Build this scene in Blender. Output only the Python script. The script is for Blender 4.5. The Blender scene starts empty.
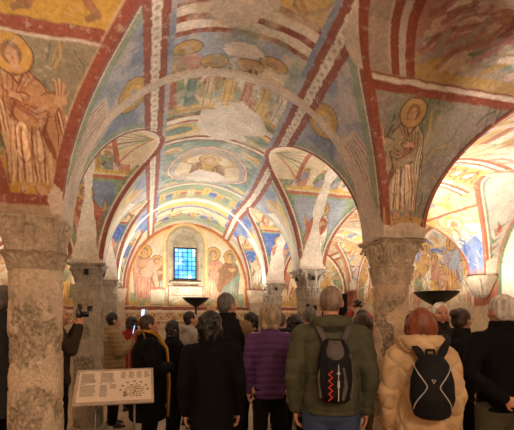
import bpy, bmesh, math, random
import numpy as np
from mathutils import Vector, Matrix, noise as mnoise
R = math.radians
scn = bpy.context.scene
COL = scn.collection
rng = np.random.RandomState(5)
random.seed(5)

# ------------------------------------------------------------------ camera model
EYE = 1.58; FOC = 400.0; YAW = R(15.0); HORIZ = 315.0
cY, sY = math.cos(YAW), math.sin(YAW)
def at(px, d):
    """floor position seen at photo column px, at depth d"""
    lat = (px - 257.0) / FOC * d
    return (lat * cY + d * sY, -lat * sY + d * cY)
def hgt(py, d):
    return EYE + (HORIZ - py) * d / FOC

# ------------------------------------------------------------------ small helpers
def lin(c):
    return tuple(((v / 255.0) / 12.92) if v <= 10 else (((v / 255.0) + 0.055) / 1.055) ** 2.4 for v in c)
def link(o, parent=None):
    COL.objects.link(o)
    if parent is not None: o.parent = parent
    return o
def tag(o, label=None, cat=None, group=None, kind=None):
    if label: o['label'] = label
    if cat: o['category'] = cat
    if group: o['group'] = group
    if kind: o['kind'] = kind
    return o
def empty(name, loc=(0, 0, 0), rz=0.0):
    o = bpy.data.objects.new(name, None); o.empty_display_size = 0.1
    o.location = loc; o.rotation_euler = (0, 0, rz)
    return link(o)
def mesh_np(name, V, F, mat, parent=None, cols=None, smooth=True):
    """V (n,3) array, F (m,4) or (m,3) array of faces"""
    me = bpy.data.meshes.new(name)
    V = np.asarray(V, np.float32); F = np.asarray(F, np.int32)
    k = F.shape[1]
    me.vertices.add(len(V)); me.vertices.foreach_set('co', V.ravel())
    me.loops.add(F.size); me.loops.foreach_set('vertex_index', F.ravel())
    me.polygons.add(len(F)); me.polygons.foreach_set('loop_start', np.arange(0, F.size, k, dtype=np.int32))
    me.polygons.foreach_set('loop_total', np.full(len(F), k, np.int32))
    me.polygons.foreach_set('use_smooth', np.full(len(F), smooth, bool))
    me.update(calc_edges=True)
    if cols is not None:
        a = me.color_attributes.new('paint', 'FLOAT_COLOR', 'POINT')
        c4 = np.ones((len(V), 4), np.float32); c4[:, :3] = cols
        a.data.foreach_set('color', c4.ravel())
    me.materials.append(mat)
    return link(bpy.data.objects.new(name, me), parent)
def grid_faces(nu, nv, wrap=False):
    i = np.arange(nu - 1)[:, None]; j = np.arange(nv if wrap else nv - 1)[None, :]
    jn = (j + 1) % nv
    a = i * nv + j; b = (i + 1) * nv + j; c = (i + 1) * nv + jn; d = i * nv + jn
    return np.stack([a, b, c, d], -1).reshape(-1, 4)
class MB:
    """collects closed shapes into ONE mesh"""
    def __init__(s): s.bm = bmesh.new()
    def box(s, c, size, rot=None, bev=0.0):
        M = Matrix.Translation(c) @ (rot.to_4x4() if rot else Matrix.Identity(4)) @ Matrix.Diagonal((size[0], size[1], size[2], 1))
        r = bmesh.ops.create_cube(s.bm, size=1.0, matrix=M)
        if bev > 0:
            es = list({e for v in r['verts'] for e in v.link_edges})
            bmesh.ops.bevel(s.bm, geom=es, offset=bev, segments=2, affect='EDGES', profile=0.5)
        return s
    def ring(s, rings, cap=True):
        """rings: list of lists of points, all the same length"""
        vs = [[s.bm.verts.new(p) for p in r] for r in rings]
        n = len(vs[0])
        for a, b in zip(vs[:-1], vs[1:]):
            for i in range(n):
                s.bm.faces.new((a[i], a[(i + 1) % n], b[(i + 1) % n], b[i]))
        if cap:
            s.bm.faces.new(list(reversed(vs[0]))); s.bm.faces.new(vs[-1])
        return s
    def lathe(s, prof, c=(0, 0, 0), n=32, cap=True):
        rr = [[(c[0] + r * math.cos(2 * math.pi * k / n), c[1] + r * math.sin(2 * math.pi * k / n), c[2] + z) for k in range(n)] for r, z in prof]
        return s.ring(rr, cap)
    def cone(s, p1, p2, r1, r2, n=14, rounded=True):
        """tapered capsule"""
        p1 = Vector(p1); p2 = Vector(p2); ax = p2 - p1
        L = ax.length
        ax = ax / L if L > 1e-6 else Vector((0, 0, 1))
        u = ax.orthogonal().normalized(); v = ax.cross(u)
        rr = []
        def rg(c, r): return [tuple(c + u * (r * math.cos(2 * math.pi * k / n)) + v * (r * math.sin(2 * math.pi * k / n))) for k in range(n)]
        if rounded:
            for a in (80, 60, 35, 15): rr.append(rg(p1 - ax * (r1 * math.sin(R(a))), r1 * math.cos(R(a))))
        rr.append(rg(p1, r1)); rr.append(rg(p2, r2))
        if rounded:
            for a in (15, 35, 60, 80): rr.append(rg(p2 + ax * (r2 * math.sin(R(a))), r2 * math.cos(R(a))))
        return s.ring(rr)
    def chain(s, pts, rad, n=10):
        for (a, b, r1, r2) in zip(pts[:-1], pts[1:], rad[:-1], rad[1:]): s.cone(a, b, r1, r2, n)
        return s
    def ell(s, c, r, rot=None, seg=20):
        M = Matrix.Translation(c) @ (rot.to_4x4() if rot else Matrix.Identity(4)) @ Matrix.Diagonal((r[0], r[1], r[2], 1))
        bmesh.ops.create_uvsphere(s.bm, u_segments=seg, v_segments=max(8, seg * 2 // 3), radius=1.0, matrix=M)
        return s
    def loft(s, secs, n=28, power=2.4):
        """secs: (z, cx, cy, rx, ry) superellipse sections"""
        rr = []
        for z, cx, cy, rx, ry in secs:
            pts = []
            for k in range(n):
                a = 2 * math.pi * k / n; ca, sa = math.cos(a), math.sin(a)
                pts.append((cx + rx * math.copysign(abs(ca) ** (2 / power), ca), cy + ry * math.copysign(abs(sa) ** (2 / power), sa), z))
            rr.append(pts)
        return s.ring(rr)
    def mesh(s, name):
        bmesh.ops.recalc_face_normals(s.bm, faces=s.bm.faces[:])
        me = bpy.data.meshes.new(name); s.bm.to_mesh(me); s.bm.free(); return me
    def build(s, name, mat, parent=None, smooth=True):
        me = s.mesh(name); me.materials.append(mat)
        if smooth: me.polygons.foreach_set('use_smooth', np.ones(len(me.polygons), bool))
        return link(bpy.data.objects.new(name, me), parent)
def flatshade(o):
    o.data.polygons.foreach_set('use_smooth', np.zeros(len(o.data.polygons), bool)); return o
def remesh(mb, voxel, smooth=6, fn=None):
    """fuse the closed shapes of an MB into one continuous skin; fn(V,N)->V displaces it"""
    me = mb.mesh('tmp'); o = bpy.data.objects.new('tmp', me); COL.objects.link(o)
    m = o.modifiers.new('r', 'REMESH'); m.mode = 'VOXEL'; m.voxel_size = voxel
    if smooth:
        k = o.modifiers.new('s', 'SMOOTH'); k.iterations = smooth; k.factor = 0.5
    dg = bpy.context.evaluated_depsgraph_get(); dg.update()
    me2 = bpy.data.meshes.new_from_object(o.evaluated_get(dg))
    bpy.data.objects.remove(o); bpy.data.meshes.remove(me)
    if fn is not None and len(me2.vertices):
        n = len(me2.vertices); V = np.empty(n * 3, np.float32); N = np.empty(n * 3, np.float32)
        me2.vertices.foreach_get('co', V); me2.vertex_normals.foreach_get('vector', N)
        V = V.reshape(-1, 3); N = N.reshape(-1, 3)
        me2.vertices.foreach_set('co', fn(V, N).astype(np.float32).ravel())
    me2.polygons.foreach_set('use_smooth', np.ones(len(me2.polygons), bool)); me2.update()
    return me2
def put(me, name, mat, parent=None):
    me.name = name; me.materials.clear(); me.materials.append(mat)
    return link(bpy.data.objects.new(name, me), parent)

# ------------------------------------------------------------------ smooth value noise for numpy
def vnoise(x, y, z=0.0, seed=0):
    x = np.asarray(x, float); y = np.asarray(y, float); z = np.asarray(z, float) + 0 * x
    xi, yi, zi = np.floor(x).astype(np.int64), np.floor(y).astype(np.int64), np.floor(z).astype(np.int64)
    xf, yf, zf = x - xi, y - yi, z - zi
    sx, sy, sz = xf * xf * (3 - 2 * xf), yf * yf * (3 - 2 * yf), zf * zf * (3 - 2 * zf)
    def h(a, b, c):
        n = (a * 374761393 + b * 668265263 + c * 2147483647 + seed * 974711) & 0xffffffff
        n = ((n ^ (n >> 13)) * 1274126177) & 0xffffffff
        n = n ^ (n >> 16)
        return (n & 0xffff) / 32767.5 - 1.0
    r = 0
    for dz, wz in ((0, 1 - sz), (1, sz)):
        for dx, wx in ((0, 1 - sx), (1, sx)):
            for dy, wy in ((0, 1 - sy), (1, sy)):
                r = r + h(xi + dx, yi + dy, zi + dz) * wx * wy * wz
    return r
def fbm(x, y, z=0.0, seed=0, oct=3):
    r = 0; a = 1.0; f = 1.0; t = 0
    for o in range(oct):
        r = r + a * vnoise(np.asarray(x) * f, np.asarray(y) * f, np.asarray(z) * f, seed + o); t += a; a *= 0.5; f *= 2.1
    return r / t

# ------------------------------------------------------------------ materials
def new_mat(name):
    m = bpy.data.materials.new(name); m.use_nodes = True
    nt = m.node_tree; b = nt.nodes['Principled BSDF']
    return m, nt, b
def noise_node(nt, scale, detail=4, rough=0.6, coord='Object', sc=None):
    tc = nt.nodes.new('ShaderNodeTexCoord'); n = nt.nodes.new('ShaderNodeTexNoise')
    n.inputs['Scale'].default_value = scale; n.inputs['Detail'].default_value = detail; n.inputs['Roughness'].default_value = rough
    if sc:
        mp = nt.nodes.new('ShaderNodeMapping'); mp.inputs['Scale'].default_value = sc
        nt.links.new(tc.outputs[coord], mp.inputs['Vector']); nt.links.new(mp.outputs[0], n.inputs['Vector'])
    else: nt.links.new(tc.outputs[coord], n.inputs['Vector'])
    return n
def ramp(nt, src, stops):
    r = nt.nodes.new('ShaderNodeValToRGB'); e = r.color_ramp.elements
    while len(e) < len(stops): e.new(0.5)
    for k, (p, c) in enumerate(stops):
        e[k].position = p; e[k].color = (*c, 1) if len(c) == 3 else c
    nt.links.new(src, r.inputs[0]); return r
def mixc(nt, a, b, f, mode='MIX'):
    m = nt.nodes.new('ShaderNodeMix'); m.data_type = 'RGBA'; m.blend_type = mode
    for s, v in ((0, f), (6, a), (7, b)):
        if isinstance(v, (int, float)): m.inputs[s].default_value = v
        elif isinstance(v, tuple): m.inputs[s].default_value = (*v, 1) if len(v) == 3 else v
        else: nt.links.new(v, m.inputs[s])
    return m.outputs[2]
def bump(nt, b, src, dist, strength=1.0):
    k = nt.nodes.new('ShaderNodeBump'); k.inputs['Distance'].default_value = dist; k.inputs['Strength'].default_value = strength
    nt.links.new(src, k.inputs['Height']); nt.links.new(k.outputs[0], b.inputs['Normal'])
def simple(name, col, rough=0.6, var=0.25, scale=12, bmp=0.0, metal=0.0, bscale=None, sheen=0.0, emit=None, estr=0.0):
    m, nt, b = new_mat(name)
    n = noise_node(nt, scale)
    dk = tuple(c * (1 - var) for c in col); lt = tuple(min(1, c * (1 + var)) for c in col)
    r = ramp(nt, n.outputs['Fac'], [(0.3, dk), (0.7, lt)])
    nt.links.new(r.outputs[0], b.inputs['Base Color'])
    b.inputs['Roughness'].default_value = rough; b.inputs['Metallic'].default_value = metal
    if bmp:
        n2 = noise_node(nt, bscale or scale * 4); bump(nt, b, n2.outputs['Fac'], bmp)
    if sheen: b.inputs['Sheen Weight'].default_value = sheen
    if emit:
        b.inputs['Emission Color'].default_value = (*emit, 1); b.inputs['Emission Strength'].default_value = estr
    return m
def fresco_mat():
    m, nt, b = new_mat('fresco')
    at_ = nt.nodes.new('ShaderNodeVertexColor'); at_.layer_name = 'paint'
    n1 = noise_node(nt, 5, 6, 0.65); n2 = noise_node(nt, 38, 5, 0.75); n3 = noise_node(nt, 16, 6, 0.7)
    r1 = ramp(nt, n1.outputs['Fac'], [(0.3, (0.78, 0.78, 0.78)), (0.7, (1.18, 1.18, 1.18))])
    c = mixc(nt, at_.outputs[0], r1.outputs[0], 1.0, 'MULTIPLY')
    r2 = ramp(nt, n2.outputs['Fac'], [(0.3, (0.68, 0.68, 0.68)), (0.7, (1.28, 1.28, 1.28))])
    c = mixc(nt, c, r2.outputs[0], 0.9, 'MULTIPLY')
    r3 = ramp(nt, n3.outputs['Fac'], [(0.56, (0, 0, 0)), (0.68, (0.55, 0.55, 0.55))])
    c = mixc(nt, c, (0.56, 0.47, 0.38), r3.outputs[0])
    n4 = noise_node(nt, 9, 8, 0.8)
    r4 = ramp(nt, n4.outputs['Fac'], [(0.33, (0.5, 0.5, 0.5)), (0.4, (0, 0, 0))])
    c = mixc(nt, c, (0.22, 0.17, 0.13), r4.outputs[0])
    nt.links.new(c, b.inputs['Base Color']); b.inputs['Roughness'].default_value = 0.8
    b.inputs['Specular IOR Level'].default_value = 0.3
    bump(nt, b, n3.outputs['Fac'], 0.006, 0.6)
    return m
def stone_mat(name, light, dark, pit=(0.5, 0.56)):
    m, nt, b = new_mat(name)
    n1 = noise_node(nt, 3.5, 6, 0.6); n2 = noise_node(nt, 40, 5, 0.8); n3 = noise_node(nt, 9, 8, 0.7)
    r1 = ramp(nt, n1.outputs['Fac'], [(0.35, dark), (0.6, light)])
    r2 = ramp(nt, n2.outputs['Fac'], [(0.35, (0.55, 0.52, 0.48)), (0.6, (1.15, 1.15, 1.12))])
    c = mixc(nt, r1.outputs[0], r2.outputs[0], 0.7, 'MULTIPLY')
    r3 = ramp(nt, n3.outputs['Fac'], [(0.3, (0.5, 0.47, 0.42)), (0.5, (1, 1, 1))])
    c = mixc(nt, c, r3.outputs[0], 0.7, 'MULTIPLY')
    nt.links.new(c, b.inputs['Base Color']); b.inputs['Roughness'].default_value = 0.85
    a = nt.nodes.new('ShaderNodeMath'); a.operation = 'ADD'
    nt.links.new(n3.outputs['Fac'], a.inputs[0]); nt.links.new(n2.outputs['Fac'], a.inputs[1])
    bump(nt, b, a.outputs[0], 0.02, 1.0)
    return m
M = {}
M['fresco'] = fresco_mat()
M['plaster'] = stone_mat('old_plaster', (0.62, 0.52, 0.41), (0.46, 0.37, 0.28))
M['stone'] = stone_mat('carved_limestone', (0.74, 0.61, 0.47), (0.52, 0.42, 0.31))
M['greystone'] = stone_mat('grey_limestone', (0.55, 0.49, 0.41), (0.34, 0.29, 0.24))
M['iron'] = simple('black_iron', (0.012, 0.011, 0.012), 0.45, 0.2, metal=0.3)
M['paintdot'] = None

# ================================================================== FRESCO PAINTER
class Paint:
    """paints shapes onto scattered surface points given in a local frame (p,q) in metres"""
    def __init__(s, col, idx, p, q, wob=0.006, seed=0):
        s.col = col; s.idx = idx
        s.p = p + wob * vnoise(p * 9, q * 9, 0, seed) + wob * 0.5 * vnoise(p * 31, q * 31, 0, seed + 3)
        s.q = q + wob * vnoise(p * 9 + 50, q * 9, 0, seed + 7) + wob * 0.5 * vnoise(p * 31, q * 31 + 9, 0, seed + 5)
        s.seed = seed
    def _b(s, x0, x1, y0, y1):
        return np.nonzero((s.p >= x0) & (s.p <= x1) & (s.q >= y0) & (s.q <= y1))[0]
    def _set(s, k, a, c):
        if len(k) == 0: return
        i = s.idx[k]; a = np.asarray(a)[:, None] if np.ndim(a) else a
        s.col[i] = s.col[i] * (1 - a) + np.array(c)[None, :] * a
    def fill(s, c, a=1.0): s._set(np.arange(len(s.p)), np.full(len(s.p), a), c)
    def rect(s, x0, x1, y0, y1, c, a=1.0):
        e = .009; k = s._b(x0 - e, x1 + e, y0 - e, y1 + e); x = s.p[k]; y = s.q[k]
        d = np.minimum(np.minimum(x - x0, x1 - x), np.minimum(y - y0, y1 - y)); s._set(k, np.clip(.5 + d / e, 0, 1) * a, c)
    def ell(s, cx, cy, rx, ry, c, a=1.0, rot=0.0, ring=0.0, half=None):
        r = max(rx, ry) * 1.1; k = s._b(cx - r, cx + r, cy - r, cy + r)
        x = s.p[k] - cx; y = s.q[k] - cy; co, si = math.cos(rot), math.sin(rot)
        X = (x * co + y * si) / rx; Y = (-x * si + y * co) / ry; d = np.sqrt(X * X + Y * Y)
        e = 0.004 / min(rx, ry)
        m = np.clip((1 - d) / e, 0, 1)
        if ring: m = m * np.clip((d - (1 - ring / min(rx, ry))) / e, 0, 1)
        s._set(k, m * a, c)
    def poly(s, pts, c, a=1.0):
        e = .008; P = np.array(pts, float); k = s._b(P[:, 0].min() - e, P[:, 0].max() + e, P[:, 1].min() - e, P[:, 1].max() + e)
        x = s.p[k]; y = s.q[k]; ins = np.zeros(len(k), bool); n = len(P); dm = np.full(len(k), 9.0)
        for i in range(n):
            x1, y1 = P[i]; x2, y2 = P[(i + 1) % n]
            dx, dy = x2 - x1, y2 - y1; t = np.clip(((x - x1) * dx + (y - y1) * dy) / (dx * dx + dy * dy + 1e-12), 0, 1)
            dm = np.minimum(dm, np.hypot(x - x1 - t * dx, y - y1 - t * dy))
            if y1 == y2: continue
            cr = ((y1 > y) != (y2 > y)) & (x < (x2 - x1) * (y - y1) / (y2 - y1) + x1)
            ins ^= cr
        s._set(k, np.clip(.5 + np.where(ins, dm, -dm) / e, 0, 1) * a, c)
    def line(s, pts, w, c, a=1.0):
        for (x1, y1), (x2, y2) in zip(pts[:-1], pts[1:]):
            k = s._b(min(x1, x2) - w, max(x1, x2) + w, min(y1, y2) - w, max(y1, y2) + w)
            dx, dy = x2 - x1, y2 - y1; L = dx * dx + dy * dy + 1e-12
            t = np.clip(((s.p[k] - x1) * dx + (s.q[k] - y1) * dy) / L, 0, 1)
            d = np.hypot(s.p[k] - x1 - t * dx, s.q[k] - y1 - t * dy)
            s._set(k, np.clip((w / 2 - d) / 0.003 + 0.5, 0, 1) * a, c)
    def blob(s, cx, cy, rx, ry, c, a=1.0, rag=0.25, seed=0):
        """ragged patch (lost paint)"""
        r = 1.6; k = s._b(cx - rx * r, cx + rx * r, cy - ry * r, cy + ry * r)
        x = (s.p[k] - cx) / rx; y = (s.q[k] - cy) / ry
        d = np.sqrt(x * x + y * y) + rag * fbm(s.p[k] * 5 / max(rx, ry) * 0.35, s.q[k] * 5 / max(rx, ry) * 0.35, 0, seed + 11, 4) * 1.6
        s._set(k, np.clip((1 - d) / 0.03, 0, 1) * a, c)
    def mottle(s, c, a, scale, thr=0.1, seed=0, sx=1.0):
        f = fbm(s.p * scale * sx, s.q * scale, 0, seed + s.seed, 3)
        s._set(np.arange(len(s.p)), np.clip((f - thr) * 4, 0, 1) * a, c)

RED = (0.28, 0.085, 0.055); RED2 = (0.42, 0.15, 0.09); OCH = (0.50, 0.32, 0.12); YEL = (0.66, 0.45, 0.14)
GRN = (0.16, 0.21, 0.12); GRN2 = (0.27, 0.34, 0.22); DGR = (0.09, 0.12, 0.07); BLU = (0.20, 0.25, 0.36); BLU2 = (0.34, 0.37, 0.44); SKY = (0.09, 0.16, 0.42)
PLA = (0.60, 0.50, 0.41); PLB = (0.70, 0.62, 0.53); WHI = (0.74, 0.67, 0.56); DRK = (0.10, 0.055, 0.035); SKN = (0.55, 0.33, 0.19)
PNK = (0.52, 0.28, 0.20); GRY = (0.36, 0.31, 0.27); BRN = (0.27, 0.15, 0.08); CRM = (0.66, 0.53, 0.36); TEA = (0.20, 0.30, 0.26)

def saint(P, x, y, h, robe, mantle, halo=OCH, lean=0.0, face=1, dark=DRK, arms=1, seed=0, skin=SKN, fine=False):
    """standing haloed figure: h high, feet at (x,y)"""
    rr = random.Random(seed)
    def T(u, v): return (x + (u * face) * h + lean * v * h, y + v * h)
    def poly(pts, c, a=1.0): P.poly([T(*q) for q in pts], c, a)
    def ln(pts, w, c, a=1.0): P.line([T(*q) for q in pts], max(w * h, 0.004), c, a)
    for sx in (-1, 1):                                             # feet
        poly([(sx * .05 - .03, .035), (sx * .05 + .03, .035), (sx * .085 + .03, -.02), (sx * .10 - .01, -.035), (sx * .06 - .03, -.02)], skin)
        ln([(sx * .05 - .03, .03), (sx * .06 - .03, -.02), (sx * .10, -.035), (sx * .08 + .03, .0)], .008, dark, .8)
    poly([(-.15, .04), (-.17, .30), (-.19, .52), (-.16, .70), (-.09, .775), (.08, .775), (.16, .70), (.18, .50), (.16, .30), (.17, .03), (.05, .06), (.0, .03), (-.06, .06)], robe)
    poly([(.07, .77), (.16, .70), (.21, .52), (.26, .22), (.17, .16), (.12, .30), (.02, .38), (-.10, .46), (-.15, .52), (-.17, .66), (-.10, .72)], mantle)
    poly([(-.10, .20), (-.01, .14), (.03, .30), (-.03, .42), (-.11, .40)], tuple(min(1, c * 1.35) for c in robe))
    if fine:
        hl = tuple(min(.8, c * 1.5 + .06) for c in robe); md = tuple(c * .7 for c in mantle)
        poly([(.15, .70), (.26, .60), (.30, .40), (.31, .14), (.20, .10), (.17, .35)], mantle)
        poly([(-.16, .70), (-.22, .58), (-.21, .40), (-.13, .36), (-.11, .55)], mantle)
        for cx, cy, rx, ry in ((-.03, .32, .062, .15), (.075, .30, .045, .13)):
            q = T(cx, cy); P.ell(q[0], q[1], rx * h, ry * h, hl, .9); P.ell(q[0], q[1], rx * h, ry * h, dark, .85, ring=.010 * h); P.ell(q[0], q[1], rx * .62 * h, ry * .66 * h, md, .6, ring=.008 * h)
        for k in range(7):
            t = k / 6
            ln([(-.14 + .03 * t, .68 - .03 * t), (-.05 + .01 * t, .60 - .06 * t), (.08, .56 - .10 * t), (.16 + .02 * t, .60 - .12 * t)], .009, dark if k % 2 else RED2, .85)
            ln([(.20 + .016 * k, .62 - .02 * k), (.21 + .015 * k, .40), (.20 + .017 * k, .12)], .008, (dark, RED2, hl)[k % 3], .85)
            ln([(-.20 + .012 * k, .60), (-.19 + .012 * k, .46), (-.20 + .014 * k, .38)], .008, (dark, hl)[k % 2], .8)
        for k in range(5): ln([(-.13 + k * .06, .06), (-.11 + k * .055, .12), (-.13 + k * .06, .18)], .012, hl, .8)
        ln([(-.07, .775), (0, .68), (.06, .775)], .014, dark, .9); ln([(-.05, .775), (0, .71), (.045, .775)], .02, skin, .9)
    hx, hy = T(0, .865)
    P.ell(hx, hy, .136 * h, .136 * h, DRK); P.ell(hx, hy, .128 * h, .128 * h, halo); P.ell(hx, hy, .128 * h, .128 * h, RED, .6, ring=.010 * h)
    P.ell(hx, hy, .068 * h, .080 * h, BRN)
    P.poly([T(-.022, .81), T(.03, .81), T(.04, .76), T(-.035, .76)], skin)
    fx, fy = T(.006, .852); P.ell(fx, fy, .042 * h, .058 * h, skin)
    for q in (-.016, .022):
        ex, ey = T(q, .862); P.ell(ex, ey, .0085 * h, .005 * h, dark)
        ln([(q - .012, .876), (q + .012, .876)], .006, dark, .8)
    ln([(.006, .862), (.012, .838), (.002, .836)], .006, dark, .7); ln([(-.008, .822), (.018, .822)], .007, RED, .9)
    for k in range(9):                                             # robe folds
        a = -.14 + k * .034 + rr.uniform(-.01, .01)
        ln([(a, .06), (a + rr.uniform(-.02, .02), .25), (a * .8 + .01, .42)], .011, dark if k % 2 else RED2, .85)
        ln([(a + .018, .06), (a + .02, .26)], .008, tuple(min(1, c * 1.5) for c in robe), .7)
    for k in range(6):                                             # mantle folds
        t = k / 5
        ln([(.12 - .22 * t, .745), (-.02 - .10 * t, .60 - .05 * t), (-.10 + .05 * t, .47 - .02 * t)], .009, dark if k % 2 else RED, .8)
        ln([(.19 - .02 * t, .60 - .06 * t), (.13 - .03 * t, .42 - .04 * t), (.20 - .02 * t, .20)], .009, dark if k % 2 else RED, .8)
    ln([(-.16, .70), (-.19, .52), (-.17, .30), (-.15, .04)], .012, dark, .85)
    ln([(.16, .70), (.22, .52), (.26, .22)], .012, dark, .85)
    ln([(-.09, .775), (-.16, .70)], .012, dark, .85); ln([(.08, .775), (.16, .70)], .012, dark, .85)
    if fine:
        poly([(.13, .55), (.22, .52), (.27, .60), (.22, .66), (.14, .63)], mantle); ln([(.14, .63), (.22, .66), (.27, .60), (.22, .52)], .010, dark, .9)
        poly([(.22, .60), (.25, .56), (.31, .60), (.30, .66), (.24, .66)], skin)
        for q, (a, b) in enumerate(((.25, .72), (.275, .74), (.30, .72), (.325, .67))): ln([(.245 + .018 * q, .64), (a, b)], .020, skin); ln([(.237 + .018 * q, .645), (a - .009, b)], .005, dark, .8)
        poly([(-.09, .60), (.0, .58), (.055, .60), (.04, .635), (-.05, .64)], skin); ln([(-.09, .60), (.0, .58), (.055, .60), (.04, .635), (-.05, .64)], .007, dark, .9)
        for q in range(3): ln([(.0, .595 + .012 * q), (.06, .60 + .012 * q)], .005, dark, .8)
    elif arms:
        poly([(.15, .62), (.24, .66), (.27, .60), (.17, .50)], mantle)
        poly([(.22, .61), (.25, .68), (.27, .78), (.285, .78), (.285, .69), (.305, .66), (.26, .60)], skin)
        ln([(.22, .61), (.25, .68), (.27, .78)], .008, dark, .8); ln([(.285, .78), (.285, .69), (.305, .66)], .008, dark, .8)
        poly([(-.12, .60), (-.02, .57), (.05, .62), (.02, .66), (-.10, .65)], skin)
        ln([(-.12, .60), (-.02, .57), (.05, .62)], .008, dark, .8)

def crowd(P, x0, x1, y0, y1, n, seed, bg=None, ground=OCH, halo=OCH, pal=None):
    """a narrative scene: ground strip, buildings and a group of small robed figures"""
    rr = random.Random(seed); w = x1 - x0; h = y1 - y0
    if bg: P.rect(x0, x1, y0, y1, bg)
    P.rect(x0, x1, y0, y0 + .16 * h, ground)
    for k in range(7): P.ell(rr.uniform(x0, x1), y0 + .15 * h, .10 * w, .05 * h, ground)
    pal = pal or [PNK, WHI, GRN2, BLU2, RED2, CRM, TEA, OCH]
    bx = x0 + rr.uniform(.02, .6) * w
    P.rect(bx, bx + .28 * w, y0 + .1 * h, y0 + .85 * h, rr.choice([CRM, PNK, GRY]), .8)
    P.poly([(bx - .03 * w, y0 + .85 * h), (bx + .31 * w, y0 + .85 * h), (bx + .14 * w, y0 + h)], RED2, .8)
    for k in range(3): P.rect(bx + (.04 + .09 * k) * w, bx + (.08 + .09 * k) * w, y0 + .4 * h, y0 + .65 * h, DRK, .6)
    for k in range(n):
        fh = h * rr.uniform(.72, .9)
        saint(P, x0 + w * (k + .5 + rr.uniform(-.15, .15)) / n, y0 + .07 * h + rr.uniform(0, .06) * h, fh, rr.choice(pal), rr.choice(pal), halo, rr.uniform(-.12, .12), rr.choice([-1, 1]), arms=rr.random() < .6, seed=seed * 9 + k)

def strokes(P, x0, x1, y0, y1, n, seed, pal, w=.02, L=.2, ang=None):
    rr = random.Random(seed)
    for k in range(n):
        x, y = rr.uniform(x0, x1), rr.uniform(y0, y1); a = (ang if ang is not None else rr.uniform(0, 3.1)) + rr.uniform(-.4, .4)
        l = L * rr.uniform(.5, 1.2); b = rr.uniform(-.5, .5)
        P.line([(x, y), (x + l * .5 * math.cos(a), y + l * .5 * math.sin(a)), (x + l * math.cos(a + b), y + l * math.sin(a + b))], w * rr.uniform(.5, 1.3), rr.choice(pal), rr.uniform(.5, .95))

# ================================================================== THE VAULT
ZS = 2.22                       # top of the capitals
PH = 0.195                       # half width of the piers above the capitals
ROWS = [-1.75, 0.70, 3.05, 5.45, 7.80, 10.00]
XWL, XWR = -3.9, 5.42           # side walls
YB = 10.0                       # back wall
def xl(Y): return -0.75 + 0 * np.asarray(Y, float)
def xr(Y): return 2.035 + 0.085 * (np.clip(np.asarray(Y, float), 0, 10) - 3.05)
def sstep(t): t = np.clip(t, 0, 1); return t * t * (3 - 2 * t)
def ha_nave(Y): return 1.30 + 0.34 * sstep((np.asarray(Y, float) - 5.2) / 3.2)
HB = [1.16, 1.16, 1.17, 1.17, 1.15]      # cross barrels per bay
def span_samples(a, b, step, h):
    """positions across a clear span, evenly spread along the arch"""
    L = math.pi / 2 * ((b - a) / 2 + h) * 1.0
    n = max(8, int(L / step)); ph = np.linspace(0, math.pi, n + 1)
    return (a + b) / 2 - (b - a) / 2 * np.cos(ph)
def build_y():
    ys = []; steps = [.08, .0085, .0105, .015, .019]
    for k in range(5):
        y0, y1 = ROWS[k], ROWS[k + 1]
        a, b = y0 + PH, (y1 - PH if k < 4 else y1 - PH * .6)
        s = span_samples(a, b, steps[k], 1.15)
        if k == 1:                                      # the half above and behind the camera is coarse
            m = (a + b) / 2 - .35
            s = np.concatenate([span_samples(a, b, .05, 1.15), s]); s = np.unique(np.round(np.concatenate([s[:60][s[:60] < m], s[(s >= m)]]), 5))
        ys.append(s)
        ys.append(np.linspace(b, ROWS[k + 1] + PH, [10, 34, 34, 26][k])[1:-1] if k < 4 else np.array([y1]))
    ys = [np.linspace(ROWS[0], ROWS[0] + PH, 4)[:-1]] + ys
    y = np.unique(np.round(np.concatenate(ys), 5)); return y
def build_t():
    """x parameter: 0..1 left aisle, 1..2 nave, 2..3 right aisle, each 0..1 of the width between the column lines (clear part by angle)"""
    ts = []
    for k, (w, st) in enumerate(((3.15, .016), (2.9, .0095), (3.0, .0115))):
        f = PH / w
        s = span_samples(f, 1 - f, st / w, 1.25 / w)
        ts.append(k + s); ts.append(k + np.linspace(0, f, [6, 34, 34][k])[:-1]); ts.append(k + 1 - np.linspace(0, f, [34, 34, 14][k])[:-1])
    return np.unique(np.round(np.concatenate(ts), 6))
Ys = build_y(); Ts = build_t()
TT, YY = np.meshgrid(Ts, Ys, indexing='ij')
XLy, XRy = xl(YY), xr(YY)
kx = np.clip(np.floor(TT), 0, 2).astype(int); ft = TT - kx
lo = np.choose(kx, [np.full_like(YY, XWL), XLy, XRy]); hi = np.choose(kx, [XLy, XRy, np.full_like(YY, XWR)])
XX = lo + ft * (hi - lo)
ky = np.clip(np.searchsorted(ROWS, YY.ravel(), side='right') - 1, 0, 4).reshape(YY.shape)
y0 = np.array(ROWS)[ky]; y1 = np.array(ROWS)[ky + 1]
ca = (lo + hi) / 2; aa = (hi - lo) / 2 - PH
cb = (y0 + y1) / 2; ab = (y1 - y0) / 2 - PH
u = (XX - ca) / aa; v = (YY - cb) / ab
HAm = np.where(kx == 1, ha_nave(YY), 1.22); HBm = np.array(HB)[ky]
hA = HAm * np.sqrt(np.clip(1 - u * u, 0, 1)); hB = HBm * np.sqrt(np.clip(1 - v * v, 0, 1))
kk = 0.018
Z = ZS + (hA + hB + np.sqrt((hA - hB) ** 2 + kk * kk)) / 2 - kk / 2
isA = hA >= hB
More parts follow.
